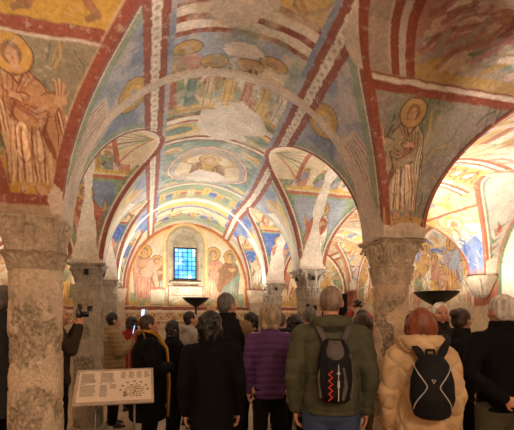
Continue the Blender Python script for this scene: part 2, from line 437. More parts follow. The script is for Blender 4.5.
# distances (metres) to the groin, to the springing
XG = aa * np.sqrt(np.clip(1 - (hB / HAm) ** 2, 0, 1))                # |X-ca| of the groin at this Y
gB = XG - np.abs(XX - ca)                                           # <0 : on the cross barrel outside the groin
gB = -gB
YG = ab * np.sqrt(np.clip(1 - (hA / HBm) ** 2, 0, 1)); gA = np.where(hA > HBm, 9, np.abs(YY - cb) - YG)
gA = -gA                                                            # <0 : on the main barrel beyond the groin
phiA = np.arcsin(np.clip(hA / HAm, 0, 1)); phiB = np.arcsin(np.clip(hB / HBm, 0, 1))
sA = phiA * (aa * .48 + HAm * .52); sB = phiB * (ab * .48 + HBm * .52)   # arc length above the capital
near = YY > cb                                                      # faces the camera (belongs to the row behind it)
N = XX.size
col = np.tile(np.array(PLA)[None, :], (N, 1)).astype(np.float64)
fX, fY, fZ = XX.ravel(), YY.ravel(), Z.ravel()
fA = isA.ravel(); fu = u.ravel(); fv = v.ravel(); fkx = kx.ravel(); fky = ky.ravel(); fnear = near.ravel()
fsA, fsB, fgA, fgB = sA.ravel(), sB.ravel(), np.abs(gA).ravel(), np.abs(gB).ravel()
wN = 0.57 + 0.045 * (fY - 2.3)                                      # half width of the nave's middle picture strip
cN = ((xl(fY) + xr(fY)) / 2)
pN = (fX - cN)

# -------- nave crown, pictures between the two long bands
m = np.nonzero((fkx == 1) & fA & (np.abs(pN) < wN + .3) & (fY > 1.0))[0]
S = Paint(col, m, pN[m] / wN[m] * .66, fY[m], .008, 3)
S.fill(CRM)
def zone(a, b, c): S.rect(-.8, .8, a, b, c)
zone(0, 2.36, YEL); strokes(S, -.6, .6, 1.6, 2.34, 40, 2, [OCH, BRN, RED2, CRM, GRN2], .03, .3)
zone(2.36, 2.42, RED); zone(2.42, 2.50, PLB); zone(2.50, 2.56, RED); zone(2.56, 2.64, PLB); zone(2.64, 2.69, RED)
zone(2.69, 3.80, GRY); S.rect(-.6, .6, 2.69, 3.05, BLU2); S.rect(-.6, .6, 3.05, 3.80, GRN2)
S.mottle(BLU2, .7, 4, .0, 9); S.mottle(CRM, .6, 5, .15, 19)
for q, (a, b) in enumerate([(-.42, 2.82), (.30, 2.90), (.12, 3.0), (-.18, 3.0)]):
    S.ell(a, b, .13, .085, DRK, .8); S.ell(a, b, .12, .075, OCH); S.ell(a + .01, b, .06, .05, SKN); S.ell(a, b + .02, .06, .03, BRN, .6)
    S.poly([(a - .16, b + .30), (a - .10, b + .08), (a + .1, b + .08), (a + .18, b + .30)], [PNK, CRM, WHI, RED2][q], .9)
strokes(S, -.55, .5, 3.0, 3.7, 90, 7, [GRN2, RED2, YEL, CRM, TEA, DRK, PNK, WHI], .028, .22, 1.5)
for k in range(7):
    a = -.52 + k * .17; c1 = [RED2, TEA, CRM, YEL, PNK, YEL, WHI][k]
    S.poly([(a - .055, 3.66), (a - .04, 3.22), (a + .04, 3.22), (a + .07, 3.66)], c1); S.line([(a - .02, 3.24), (a - .03, 3.64)], .01, DRK, .7)
    S.line([(a + .03, 3.24), (a + .03, 3.64)], .01, BRN, .8); S.ell(a, 3.2, .04, .03, SKN)
S.rect(-.6, .6, 3.66, 3.74, OCH)
for k in range(9): S.ell(-.55 + k * .14, 3.66, .06, .03, YEL)
S.rect(-.6, .6, 3.76, 3.80, GRN)
zone(3.80, 3.84, RED); zone(3.84, 3.92, WHI); zone(3.92, 3.96, RED2); zone(3.96, 4.28, CRM)
for k in (-.42, .42):
    S.ell(k, 4.10, .20, .11, YEL); S.ell(k, 4.11, .15, .075, TEA); S.ell(k, 4.11, .15, .075, DRK, 1, ring=.008); S.rect(k - .09, k + .09, 4.07, 4.15, TEA)
zone(4.28, 4.33, RED); zone(4.33, 4.38, WHI); zone(4.38, 4.41, RED)
S.rect(-.62, .62, 4.41, 6.02, TEA); S.mottle(GRN2, .5, 6, .1, 33)
S.ell(0, 5.22, .50, .66, RED2); S.ell(0, 5.22, .485, .64, WHI, 1, ring=.02); S.ell(0, 5.22, .455, .60, BLU2); S.ell(0, 5.22, .43, .57, GRY, 1); S.ell(0, 5.30, .40, .50, CRM, .85)
S.mottle(WHI, .35, 7, .2, 35)
# enthroned bust in the oval
S.poly([(-.22, 5.45), (-.19, 5.12), (-.08, 5.0), (.08, 5.0), (.20, 5.12), (.23, 5.45)], BRN); S.poly([(-.12, 5.45), (-.09, 5.05), (.09, 5.05), (.12, 5.45)], OCH)
S.ell(0, 4.93, .13, .13, OCH); S.ell(0, 4.93, .13, .13, RED, 1, ring=.015); S.ell(0, 4.94, .065, .075, BRN); S.ell(0, 4.95, .045, .055, SKN)
for s_ in (-1, 1): S.line([(s_ * .17, 5.15), (s_ * .29, 5.02), (s_ * .26, 4.85)], .045, OCH); S.line([(s_ * .1, 5.1), (s_ * .06, 5.4)], .012, DRK)
for (a, b) in ((-.46, 4.58), (.46, 4.58), (-.46, 5.84), (.46, 5.84)):      # corner creatures
    S.ell(a, b, .10, .08, YEL); S.ell(a * .95, b + .02, .13, .06, CRM, .9, .5); S.line([(a - .08, b), (a + .09, b + .07)], .02, RED2); S.line([(a - .08, b + .06), (a + .09, b - .05)], .015, OCH)
zone(6.02, 6.08, RED2); zone(6.08, 6.16, WHI)
for (ya, yb, sd) in ((6.16, 7.62, 5), (7.98, 9.7, 6)):
    S.rect(-.6, .6, ya, yb, GRN2); rr = random.Random(sd)
    for k in range(11):
        a = -.52 + k * .105; c1 = [YEL, SKY, YEL, RED2, CRM, RED2, YEL, SKY, OCH, TEA, YEL][k]; yb_ = ya + .35 + .35 * rr.random()
        S.poly([(a - .06, yb_ + .7), (a - .05, yb_), (a + .05, yb_), (a + .07, yb_ + .7)], c1); S.ell(a, yb_ - .05, .055, .12, YEL); S.ell(a, yb_ - .04, .03, .07, SKN)
        S.line([(a, yb_ + .05), (a + .02, yb_ + .6)], .012, DRK, .6)
    S.mottle(CRM, .25, 3, .2, sd)
S.rect(-.6, .6, 7.1, 7.5, GRN2, .6); S.rect(-.6, .6, 8.0, 8.35, YEL, .7); S.rect(-.6, .6, 8.35, 8.5, SKY, .7); S.rect(-.6, .6, 8.5, 9.0, CRM, .8); strokes(S, -.6, .6, 8.4, 9.4, 60, 12, [GRN, RED2, YEL, SKY, DRK], .03, .3)
# -------- nave haunches: angels on blue, cut by the plaster strips
for side in (-1, 1):
    for r in (2, 3, 4):
        m = np.nonzero((fkx == 1) & fA & (pN * side > wN - .12) & (np.abs(fY - ROWS[r]) < 1.3))[0]
        H = Paint(col, m, fY[m] - ROWS[r], fsA[m], .008, 20 + r)
        H.fill(BLU2 if r < 4 else SKY); H.mottle(BLU, .8, 3, .0, 5); H.mottle(PLA if r < 4 else CRM, .5, 4, .15, 8 + side)
        H.rect(-1.4, 1.4, -.1, .55, GRN2, .55); H.mottle(GRN, .4, 6, .2, 15)
        if r == 2:
            H.ell(.06, 1.10, .21, .155, DRK, .8); H.ell(.06, 1.10, .20, .145, OCH); H.ell(.08, 1.10, .135, .085, YEL, .8); H.ell(.10, 1.10, .10, .055, BLU2, .8)
            H.poly([(-.22, .12), (-.28, .55), (-.20, .86), (.16, .86), (.24, .5), (.16, .12)], PLA, .9)
            for k in range(9): H.line([(-.22 + k * .05, .15), (-.25 + k * .055, .5), (-.18 + k * .04, .82)], .014, [RED, RED2, GRY, BRN][k % 4], .75)
        else:
            H.ell(.0, 1.0, .2, .12, OCH); H.poly([(-.10, .3), (-.42, 1.05), (-.05, .9)], YEL, .8); H.poly([(.1, .3), (.42, 1.0), (.05, .9)], WHI, .7)
            H.poly([(-.14, .05), (-.16, .5), (-.06, .9), (.1, .9), (.16, .5), (.14, .05)], CRM, .9)
            for k in range(5): H.line([(-.1 + k * .05, .1), (-.1 + k * .05, .8)], .014, [RED2, GRN, BRN][k % 3], .7)
# inner borders of the haunches, then long bands
mm = (fkx == 1) & fA & (np.abs(pN) > wN + .05)
g = fgA
def bandmask(msk, c, a=1.0):
    i = np.nonzero(msk)[0]; col[i] = col[i] * (1 - a) + np.array(c)[None, :] * a
bandmask(mm & (g < .16) & (g >= .07), GRN2, .8); bandmask(mm & (g < .05), RED, .9); bandmask(mm & (g >= .05) & (g < .07), PLB, .9)
mm = (fkx == 1) & fA; e = np.abs(np.abs(pN) - wN) + .005 * vnoise(fX * 30, fY * 30)
bandmask(mm & (e < .080), (0.28, 0.10, 0.07)); bandmask(mm & (e < .030), PLB)
dots = np.sin(fY * 75) * np.sin(e * 90 + 1.5); bandmask(mm & (e < .027) & (dots > .35), GRY, .8)
# -------- aisle main barrels
for kb in (0, 2):
    m = np.nonzero((fkx == kb) & fA & (fY > 1.2))[0]
    cK = (XWL + xl(fY[m])) / 2 if kb == 0 else (XWR + xr(fY[m])) / 2
    P_ = Paint(col, m, fX[m] - cK, fY[m], .01, 40 + kb)
    P_.fill(CRM); P_.mottle(PNK, .55, 2.5, .05, 3); P_.mottle(WHI, .7, 2, .05, 6); P_.mottle(GRY, .4, 5, .2, 9)
    strokes(P_, -1.4, 1.4, 1.2, 10, 420, 14 + kb, [PNK, YEL, RED2, WHI, BLU2, GRN2, CRM], .05, .4)
    for yy in (2.3, 3.9, 4.7, 6.3, 7.1, 8.6):
        P_.rect(-.75, .75, yy, yy + .07, RED2); P_.rect(-.75, .75, yy + .07, yy + .13, WHI); P_.rect(-.75, .75, yy + .13, yy + .17, RED2)
    for (yy, k) in ((3.0, 0), (5.4, 1), (7.8, 2)):
        for q in range(9):
            a = -.62 + .15 * q; P_.poly([(a - .06, yy + .5), (a - .04, yy), (a + .04, yy), (a + .07, yy + .5)], [BLU, YEL, RED2, WHI, OCH, GRN2, SKY, PNK, YEL][(q + k) % 9], .85); P_.ell(a, yy - .04, .06, .07, YEL); P_.ell(a, yy - .03, .03, .04, SKN)
    for yy in (4.15, 6.5, 8.85):                                    # interlaced ornament panels
        P_.rect(-.7, .7, yy, yy + .45, (0.66, 0.40, 0.16))
        for q in range(8):
            a = -.62 + q * .18; P_.ell(a, yy + .22, .085, .15, RED2, 1, ring=.02); P_.ell(a, yy + .22, .04, .08, WHI); P_.line([(a, yy + .03), (a + .09, yy + .42)], .014, RED)
    e = np.abs(np.abs(P_.p) - .78)
    i = m[e < .09]; col[i] = RED2; i = m[e < .035]; col[i] = WHI
    mm = np.zeros(N, bool); mm[m] = True
    bandmask(mm & (fgA < .06), RED2, .9); bandmask(mm & (fgA >= .06) & (fgA < .13), GRN2, .7)

m = np.nonzero((fkx == 2) & fA & (fX > (XWR + xr(fY)) / 2 + .6) & (np.abs(fY - 5.45) < 1.2))[0]
A_ = Paint(col, m, fY[m] - 5.45, fsA[m], .01, 91)
A_.fill(YEL); A_.mottle(CRM, .8, 2.5, .0, 4); A_.mottle(WHI, .5, 4, .1, 6)
A_.poly([(-.2, .05), (-.45, .55), (-.30, .95), (.10, 1.0), (.42, .6), (.2, .05)], WHI, .9)
A_.poly([(-.12, .10), (-.30, .50), (-.18, .72), (.05, .62), (.28, .55), (.12, .10)], (.17, .28, .62), .9)
strokes(A_, -.3, .3, .12, .65, 26, 8, [WHI, SKY, BLU2, (.12, .2, .5)], .03, .22, 1.5)
A_.ell(.05, 1.02, .17, .13, YEL); A_.ell(.05, 1.02, .15, .11, WHI); A_.ell(.05, 1.01, .07, .07, SKN); strokes(A_, -.4, .4, .7, 1.2, 26, 9, [YEL, PNK, WHI, OCH], .03, .25)
A_.rect(-.14, .14, .0, .14, PNK); A_.rect(-1.3, 1.3, 1.22, 1.27, RED2)
mmk = np.zeros(N, bool); mmk[m] = True
A2 = mmk & (fgA < .05)
i_ = np.nonzero(A2)[0]; col[i_] = RED2
# -------- cross barrels: the sails rising from every column towards the camera
def sail(r, which, fn, seed):
    """which 0: left wall corbel, 1: left column, 2: right column, 3: right wall corbel"""
    xc = [XWL, None, None, XWR][which]
    XC = np.full(N, xc) if xc is not None else (xl(fY) if which == 1 else xr(fY))
    dx = fX - XC
    m = np.nonzero((~fA) & fnear & (fky == r - 1) & (np.abs(dx) < (1.45 if which in (1, 2) else 1.6)))[0]
    if len(m): fn(Paint(col, m, dx[m], fsB[m], .006, seed), m)
def edge(m, w, c, side=None, a=1.0, start=0.0):
    ww = w + .010 * vnoise(fX[m] * 4, fY[m] * 6)
    aa_ = np.clip(.5 + (ww - fgB[m]) / .009, 0, 1) * (np.clip(.5 + (fgB[m] - start) / .009, 0, 1) if start else 1)
    if side: aa_ = aa_ * ((fX[m] - (xl(fY[m]) if side[1] == 1 else xr(fY[m]))) * side[0] > 0)
    aa_ = (aa_ * a)[:, None]; col[m] = col[m] * (1 - aa_) + np.array(c)[None, :] * aa_
BORD = 1.03
def s_L1(P, m):
    P.fill((0.12, 0.155, 0.075)); P.mottle((.27, .19, .09), .4, 2.5, .12, 4); P.mottle(DGR, .5, 4, .1, 7); P.mottle(GRY, .5, 3, .2, 9)
    P.rect(.02, .5, .45, 1.0, (0.34, 0.26, 0.19), .7)
    P.rect(-.9, .9, -.1, .34, (0.50, 0.28, 0.06)); P.mottle(BRN, .12, 6, .1, 21)
    P.rect(-.9, .9, .30, .38, OCH, .5)
    strokes(P, -.5, .7, .3, 1.0, 60, 31, [GRN2, DGR, OCH, GRY], .012, .18, 1.2)
    saint(P, .03, .155, .84, (0.50, 0.34, 0.20), (0.46, 0.25, 0.13), (0.52, 0.31, 0.09), -.05, 1, (0.17, .05, .025), 1, 5, SKN, True)
    P.rect(-2, 2, 1.0, BORD + .045, RED); P.rect(-2, 2, .985, 1.0, PLA)
    P.rect(-2, 2, BORD + .045, 3, (0.50, 0.30, 0.07)); P.mottle(BRN, .0, 3)
    for (a, sd) in ((-.55, 1), (-.12, 2), (.25, 3)):                   # running legs and a robe hem
        P.poly([(a - .12, 1.62), (a - .10, 1.36), (a + .16, 1.34), (a + .2, 1.62)], [PNK, CRM, BRN][sd - 1]); 
        P.line([(a - .05, 1.4), (a - .07, 1.24), (a - .13, 1.13)], .05, (0.36, 0.17, 0.09)); P.line([(a + .08, 1.4), (a + .15, 1.26), (a + .22, 1.14)], .05, (0.36, 0.17, 0.09))
        P.line([(a - .13, 1.13), (a - .19, 1.12)], .035, BRN); P.line([(a + .22, 1.14), (a + .17, 1.11)], .035, BRN)
        for k in range(4): P.line([(a - .08 + k * .07, 1.36), (a - .1 + k * .09, 1.6)], .01, DRK, .7)
    edge(m, .068, RED, (1, 1)); edge(m, .078, (0.56, 0.42, 0.28), (1, 1), .7, .068)
    edge(m, .10, RED, (-1, 1))
    P.rect(-.7, .7, .07, .135, RED); P.rect(-1, 1, -.1, .07, (0.42, 0.31, 0.21)); P.blob(.16, .10, .06, .1, PLA, 1, .3, 3)
def s_R1(P, m):
    P.fill((0.27, 0.25, 0.19)); P.mottle(GRN, .5, 3, .0, 4); P.mottle(GRY, .6, 2.2, .0, 7); P.mottle((0.27, 0.20, 0.22), .5, 2.5, .1, 12)
    P.rect(-.6, -.1, .3, .95, (0.28, 0.24, 0.25), .35)
    strokes(P, -.6, .7, .1, 1.0, 90, 41, [GRN, DGR, GRY, GRN2, OCH], .014, .2, 1.4)
    P.rect(-.25, .30, -.05, .16, OCH)
    saint(P, -.03, .16, .84, (0.46, 0.36, 0.24), (0.33, 0.27, 0.17), (0.50, 0.34, 0.15), -.13, -1, (0.09, .055, .035), 1, 15, SKN, True)
    P.rect(-2, 2, 1.00, 1.06, RED); P.rect(-2, 2, 1.06, 1.095, PLB); P.rect(-2, 2, 1.095, 1.11, RED)
    P.rect(-2, 2, 1.11, 3, (0.48, 0.33, 0.14)); 
    P.rect(-2, .3, 1.27, 1.75, (0.42, 0.22, 0.20), .9); P.mottle((0.36, 0.22, 0.2), .0, 3)
    P.poly([(.0, 1.18), (.15, 1.5), (.5, 1.75), (.9, 1.75), (1.3, 1.2)], (0.38, 0.33, 0.26))
    strokes(P, -.3, 1.3, 1.2, 1.75, 40, 49, [PLB, (0.6, .45, .38), PLA], .07, .3, .7); strokes(P, .0, 1.3, 1.2, 1.7, 90, 45, [TEA, GRN, (0.44, 0.2, 0.14), OCH, PLB, GRY, (0.46, 0.26, 0.15)], .045, .34, .55)
    strokes(P, -.4, .3, 1.2, 1.6, 40, 46, [(0.42, 0.2, 0.2), (0.3, 0.13, 0.12), GRY], .04, .25, .9)
    k = m[(fgB[m] < .40) & (fsB[m] > 1.11) & (fX[m] < xr(fY[m]))]
    col[k] = np.array((0.50, 0.42, 0.36)); k2 = k[(fgB[k] > .33)]; col[k2] = RED; k2 = k[(fgB[k] > .22) & (fgB[k] < .28)]; col[k2] = RED; k2 = k[(fgB[k] < .2)]; col[k2] = np.array((0.42, 0.33, 0.27))
    edge(m, .062, RED, (-1, 2)); edge(m, .035, (0.40, 0.1, 0.07), (1, 2)); edge(m, .055, DRK, (1, 2), 1, .035)
    P.rect(-.26, -.19, .0, .22, OCH, .8)
    P.blob(.03, .02, .30, .10, PLA, 1, .35, 5); P.rect(-.6, .6, -.1, .05, (0.50, 0.42, 0.32))
def s_gen(seed, robe, mantle, bg, strip=0.09, lean=0.0, wide=0.15):
    def f(P, m):
        P.fill(GRN2); P.mottle(GRN, .5, 4, .0, seed); P.rect(-.36, .36, .50, .96, bg); P.mottle(BLU2, .25, 6, .2, seed + 3)
        P.rect(-.8, .8, -.1, .28, OCH, .8)
        saint(P, .02, .12, .80, robe, mantle, OCH, lean, 1 if seed % 2 else -1, DRK, 1, seed)
        P.rect(-2, 2, 1.0, 1.05, RED2); P.rect(-2, 2, 1.05, 3, WHI)
        P.rect(-.9, .9, 1.05, 1.7, CRM); crowd(P, -.75, -.05, 1.07, 1.5, 4, seed + 1, CRM, YEL); crowd(P, .05, .75, 1.07, 1.5, 4, seed + 2, CRM, YEL)
        for s_ in (-1, 1):
            for xx in (.62, .74): P.line([(s_ * xx, 1.05), (s_ * (xx + .1), 1.9)], .045, RED2); P.line([(s_ * (xx + .06), 1.05), (s_ * (xx + .16), 1.9)], .05, WHI)
        k = m[(fsB[m] > 1.5)]; P2 = Paint(col, k, fX[k] - (xl(fY[k]) if True else 0), fY[k], .004, 1)
        edge(m, .055, RED); edge(m, .075, PLB, None, 1, .055); edge(m, .12, GRN, None, .6, .075)
        w = strip + wide * np.clip(1 - P.q / .7, 0, 1) ** 1.5 + .03 * vnoise(P.q * 5, 0 * P.q, 0, seed)
        k = np.abs(P.p + .02 - .10 * P.q * (1 if seed % 2 else .3)) < w
        col[m[k]] = PLB
        P.rect(-.5, .5, -.1, .05, PLA)
    return f
def s_wall(seed):
    def f(P, m):
        P.fill(CRM); P.mottle(BLU2, .8, 2.5, .0, seed); P.mottle(YEL, .6, 2, .1, seed + 2); P.mottle(WHI, .7, 3, .0, seed + 5)
        P.rect(-2, 2, .95, 3, YEL, .55); P.ell(-.25, .85, .22, .2, WHI, 1, ring=.04); P.rect(-1.7, 1.7, .62, .66, RED2)
        strokes(P, -1.2, 0, .1, .6, 60, seed, [SKY, BLU2, WHI, RED2, BLU], .04, .3, 1.3)
        strokes(P, -1.5, 0, .8, 1.7, 60, seed + 1, [YEL, WHI, PNK, RED2, CRM], .05, .4)
        if seed == 73:
            P.rect(-3, 2, -.1, 3, (0.56, 0.52, 0.47)); P.mottle(WHI, .3, 4, .1, 2); P.mottle(GRY, .25, 6, .15, 5)
            for k, c in ((.22, GRN), (.34, RED), (.46, GRN), (.58, RED2), (.70, GRN)):
                P.poly([(-.16, k), (-.27, k + .15), (-.16, k + .07), (-.05, k + .15)], c, .9)
            P.ell(-.16, .72, .05, .06, RED2); P.ell(-.16, .40, .03, .04, OCH)
        edge(m, .06, RED2); edge(m, .09, WHI, None, 1, .06); edge(m, .14, GRN, None, .7, .09)
        P.blob(-.05, .12, .22, .15, WHI, 1, .3, seed)
    return f
sail(2, 1, s_L1, 1); sail(2, 2, s_R1, 2)
sail(3, 1, s_gen(3, PNK, RED2, BLU, .05, 0, .16), 3); sail(3, 2, s_gen(4, WHI, RED2, BLU2, .07, .04, .14), 4)
sail(4, 1, s_gen(5, CRM, PNK, SKY, .06), 5); sail(4, 2, s_gen(7, WHI, PNK, SKY, .08), 6)
sail(5, 1, s_gen(9, WHI, CRM, SKY, .0, 0, .0), 7); sail(5, 2, s_gen(10, WHI, CRM, SKY, .0, 0, .0), 8)
for r in (2, 3, 4, 5): sail(r, 0, s_wall(50 + r), 60 + r); sail(r, 3, s_wall(70 + r), 80 + r)
# wing-shaped tips of the cross barrels where they meet the nave crown
m = np.nonzero((~fA) & (fkx == 1) & (fY > 3.05) & (fsB > 1.22))[0]
for k in (2, 3, 4):
    mk = m[fky[m] == k]; cy = (ROWS[k] + ROWS[k + 1]) / 2
    for sd in (-1, 1):
        q = mk[(pN[mk] * sd > 0)]
        if not len(q): continue
        W = Paint(col, q, np.abs(pN[q]) - wN[q], fY[q] - cy, .004, 9)
        W.rect(-.5, .42, -1, 1, CRM)
        for a in np.linspace(-.42, .42, 11): W.line([(0.0, 0), (.40, a * 1.1)], .022, [RED2, GRN2, YEL, DRK][int(abs(a) * 20) % 4], .8)
        W.rect(.36, .42, -1, 1, RED2)
        k3 = q[fgB[q] < .05]; col[k3] = RED
        k3 = q[(fgB[q] >= .05) & (fgB[q] < .075)]; col[k3] = PLB
# plaster strips across the nave at the rows of columns
for r, c, off, wid in ((2, PLA, .09, .055), (3, (0.50, 0.42, 0.33), .0, .07), (4, (0.80, 0.75, 0.66), .02, .075)):
    hw = wid + .26 * np.clip(1 - fsA / (1.0 if r == 2 else .8), 0, 1) ** (2.6 if r == 2 else 3) + .018 * fbm(fX * 4, fY * 4, 0, r)
    yo = off + (0.0 if r != 2 else -.04 * np.clip(1 - fsA, 0, 1))
    if r == 3: msk = (fkx == 1) & fA & (np.abs(fY - ROWS[r] - yo) < hw) & (np.abs(pN) > wN + .12)
    else: msk = (fkx == 1) & fA & (np.abs(fY - ROWS[r] - yo) < hw)
    bandmask(msk, c)
    lip = np.clip(1 - np.abs(fY - ROWS[r] - yo) / (hw + 1e-6), 0, 1) * msk
    if r != 3: Z = Z - (0.012 * np.minimum(lip * 4, 1)).reshape(Z.shape)
# the same in the aisles, fainter
for r in (2, 3, 4): bandmask((fkx != 1) & fA & ~((r == 3) & (fX > 4)) & (np.abs(fY - ROWS[r]) < .06 + .2 * np.clip(1 - fsA, 0, 1) ** 3), PLB, .9)
# patches of bare plaster
m = np.nonzero((fkx == 1) & fA)[0]
B_ = Paint(col, m, fX[m], fY[m], .01, 77)
B_.blob(.55, 2.36, .21, .26, PLA, 1, .2, 1); B_.blob(.67, 2.84, .14, .085, PLB, 1, .25, 2)
B_.blob(.77, 3.93, .36, .36, PLB, 1, .22, 3); B_.blob(.76, 5.62, .28, .28, PLB, 1, .2, 4); B_.blob(1.3, 2.1, .14, .35, PLA, 1, .25, 8)
Vv = np.stack([fX, fY, Z.ravel()], 1)
nu, nv = XX.shape
# split at the near edge of what the photograph can show so the ceiling is ONE object
ceil_o = mesh_np('ceiling', Vv, grid_faces(nu, nv), M['fresco'], cols=np.clip(col, 0.01, 0.9))
tag(ceil_o, 'groin vaulted ceiling covered in medieval style frescoes', 'ceiling', kind='structure')
print('vault verts', N)
del TT, YY, XX, hA, hB, Vv

# ================================================================== WALLS AND FLOOR
def wall_grid(name, along, fixed, a0, a1, z0, z1, step, paint, hole=None, label='', zmax=None):
    na = int((a1 - a0) / step) + 1; nz = int((z1 - z0) / step) + 1
    A = np.linspace(a0, a1, na); Zz = np.linspace(z0, z1, nz); AA, ZZ = np.meshgrid(A, Zz, indexing='ij')
    F = grid_faces(na, nz); n = AA.size
    c = np.tile(np.array(PLA)[None, :], (n, 1)).astype(float)
    paint(Paint(c, np.arange(n), AA.ravel(), ZZ.ravel(), .006, 5))
    if along == 'x': V = np.stack([AA.ravel(), np.full(n, fixed), ZZ.ravel()], 1)
    else: V = np.stack([np.full(n, fixed), AA.ravel(), ZZ.ravel()], 1)
    ca_ = V[F].mean(1); al = ca_[:, 0] if along == 'x' else ca_[:, 1]
    if hole is not None: F = F[~hole(al, ca_[:, 2])]
    o = mesh_np(name, V, F, M['fresco'], cols=np.clip(c, .01, .9)); return tag(o, label, 'wall', kind='structure')
XNL, XNR = -.75, float(xr(10.0)); XC = (XNL + XNR) / 2
WX0, WX1, WZ0, WZ1 = .44, 1.27, 2.30, 3.72      # window niche
WCX = (WX0 + WX1) / 2; WRAD = (WX1 - WX0) / 2
def arch_hole(a, z): return ((np.abs(a - WCX) < WRAD) & (z > WZ0) & (z < WZ1 - WRAD)) | (((a - WCX) ** 2 + (z - (WZ1 - WRAD)) ** 2 < WRAD ** 2) & (z >= WZ1 - WRAD))
DX0, DX1, DZ = 4.50, 5.26, 2.16
def p_back(P):
    P.fill(CRM); P.mottle(WHI, .5, 2, .0, 4); P.mottle(GRY, .3, 4, .2, 6)
    # lunette of the nave
    P.mottle(PNK, .2, 3, .15, 8)
    P.rect(XNL, XNR, 1.80, 2.12, GRN2, .8)
    for k in range(26): P.ell(XNL + .1 + k * .135, 1.84 + .05 * math.sin(k * 2.1), .16, .12, [OCH, GRN2, YEL][k % 3])
    for (x, h, rb, mt, fc) in ((.18, 1.12, TEA, BRN, -1), (-.13, 1.38, PNK, (0.6, .38, .28), 1), (1.54, 1.38, (0.62, 0.36, 0.25), PNK, 1), (1.97, 1.3, TEA, BRN, -1)):
        saint(P, x, 1.92, h, rb, mt, OCH, 0, fc, BRN, 1, int(h * 100))
    P.rect(.02, .35, 1.85, 2.2, (0.62, 0.55, 0.42)); P.rect(.02, .35, 2.2, 2.26, RED2)
    for x in (-.55, .32, 1.42, 2.05): P.line([(x, 2.1), (x, 3.0)], .03, GRN2, .5); P.ell(x, 3.05, .1, .14, TEA, .35)
    # arch borders following the vault
    dx = (P.p - XC) / ((XNR - XNL) / 2 - PH)
    top = ZS + float(ha_nave(10.0)) * np.sqrt(np.clip(1 - dx * dx, 0, 1)); dd = np.where(np.abs(dx) < 1, top - P.q, 9)
    rad = np.sqrt(((P.p - XC) / ((XNR - XNL) / 2 - PH)) ** 2 + (np.clip(P.q - ZS, 0, 9) / float(ha_nave(10.0))) ** 2)
    inn = (P.p > XNL) & (P.p < XNR) & (P.q > 1.78)
    P._set(np.nonzero(inn & (rad > .955))[0], 1.0, RED2); P._set(np.nonzero(inn & (rad > .935) & (rad <= .955))[0], 1.0, YEL)
    for rr_, cc in ((WRAD + .13, YEL), (WRAD + .10, CRM), (WRAD + .07, OCH), (WRAD + .04, GRY)):
        P.ell(WCX, WZ1 - WRAD, rr_, rr_, cc); P.rect(WCX - rr_, WCX + rr_, WZ0 - .05, WZ1 - WRAD, cc)
    # aisle lunettes
    for (a, b, sd) in ((XWL, XNL, 3), (XNR, XWR, 8)):
        c0 = (a + b) / 2; ww = (b - a) / 2 - PH
        P.rect(a, b, 1.8, 3.6, (0.50, 0.42, 0.26)); P.rect(a, b, 1.8, 2.35, GRN); P.rect(a, b, 1.8, 1.98, OCH)
        for k in range(6): saint(P, a + .35 + k * .40, 1.9, 1.0 + .1 * (k % 2), [YEL, CRM, OCH, PNK, YEL, WHI][k], [OCH, GRN2, YEL, RED2, CRM, OCH][(k + sd) % 6], OCH, 0, 1 if k % 2 else -1, BRN, k % 2, sd * 7 + k)
        r2 = np.sqrt(((P.p - c0) / ww) ** 2 + (np.clip(P.q - ZS, 0, 9) / 1.22) ** 2)
        inn = (P.p > a) & (P.p < b) & (P.q > 1.78)
        P._set(np.nonzero(inn & (r2 > .95))[0], 1.0, RED); P._set(np.nonzero(inn & (r2 > .91) & (r2 < .95))[0], 1.0, WHI)
    # frame round the carved slab under the window
    P.rect(WX0 - .02, WX1 + .02, 1.80, 2.30, RED2); P.rect(WX0 + .01, WX1 - .01, 1.83, 2.27, (0.62, 0.56, 0.44))
    rr = random.Random(4)
    for k in range(160):
        x, z = rr.uniform(WX0 + .03, WX1 - .03), rr.uniform(2.08, 2.24); P.ell(x, z, .010, .010, rr.choice([GRN, BRN, RED2]))
    P.line([(WX0 + .02, 2.06), (WX1 - .02, 2.06)], .02, BRN, .8); P.ell(WCX - .1, 1.83, .3, .19, GRN2, .8, 0, .03); P.ell(WCX - .1, 1.83, .22, .12, YEL, .5)
    # red ledge, scroll frieze, plaster below
    P.rect(XWL, XWR, 1.70, 1.785, RED); P.rect(XWL, XWR, 1.785, 1.80, WHI); P.rect(XWL, XWR, 1.665, 1.70, WHI)
    P.rect(XWL, XWR, 1.42, 1.665, (0.62, 0.50, 0.30))
    for k in range(60):
        x = XWL + .1 + k * .155; up = 1 if k % 2 else -1
        P.ell(x, 1.545, .072, .085, RED, 1, ring=.018); P.ell(x + .02, 1.545 + .02 * up, .03, .035, RED2); P.line([(x - .07, 1.545 - .08 * up), (x + .07, 1.545 + .08 * up)], .016, RED)
    P.rect(XWL, XWR, 1.38, 1.42, RED2); P.rect(XWL, XWR, .0, 1.38, (0.50, 0.42, 0.32)); P.rect(XWL, XWR, 1.22, 1.25, RED2, .8)
    for k in range(90): P.line([(XWL + k * .105, 1.2), (XWL + k * .105 + .04, .25)], .012, BRN, .35)
def hole_back(a, z): return arch_hole(a, z) | ((a > DX0) & (a < DX1) & (z < DZ))
wall_grid('wall_back', 'x', YB, XWL, XWR, 0, 4.05, .0165, p_back, hole_back, 'frescoed end wall with a lunette around the small blue window')
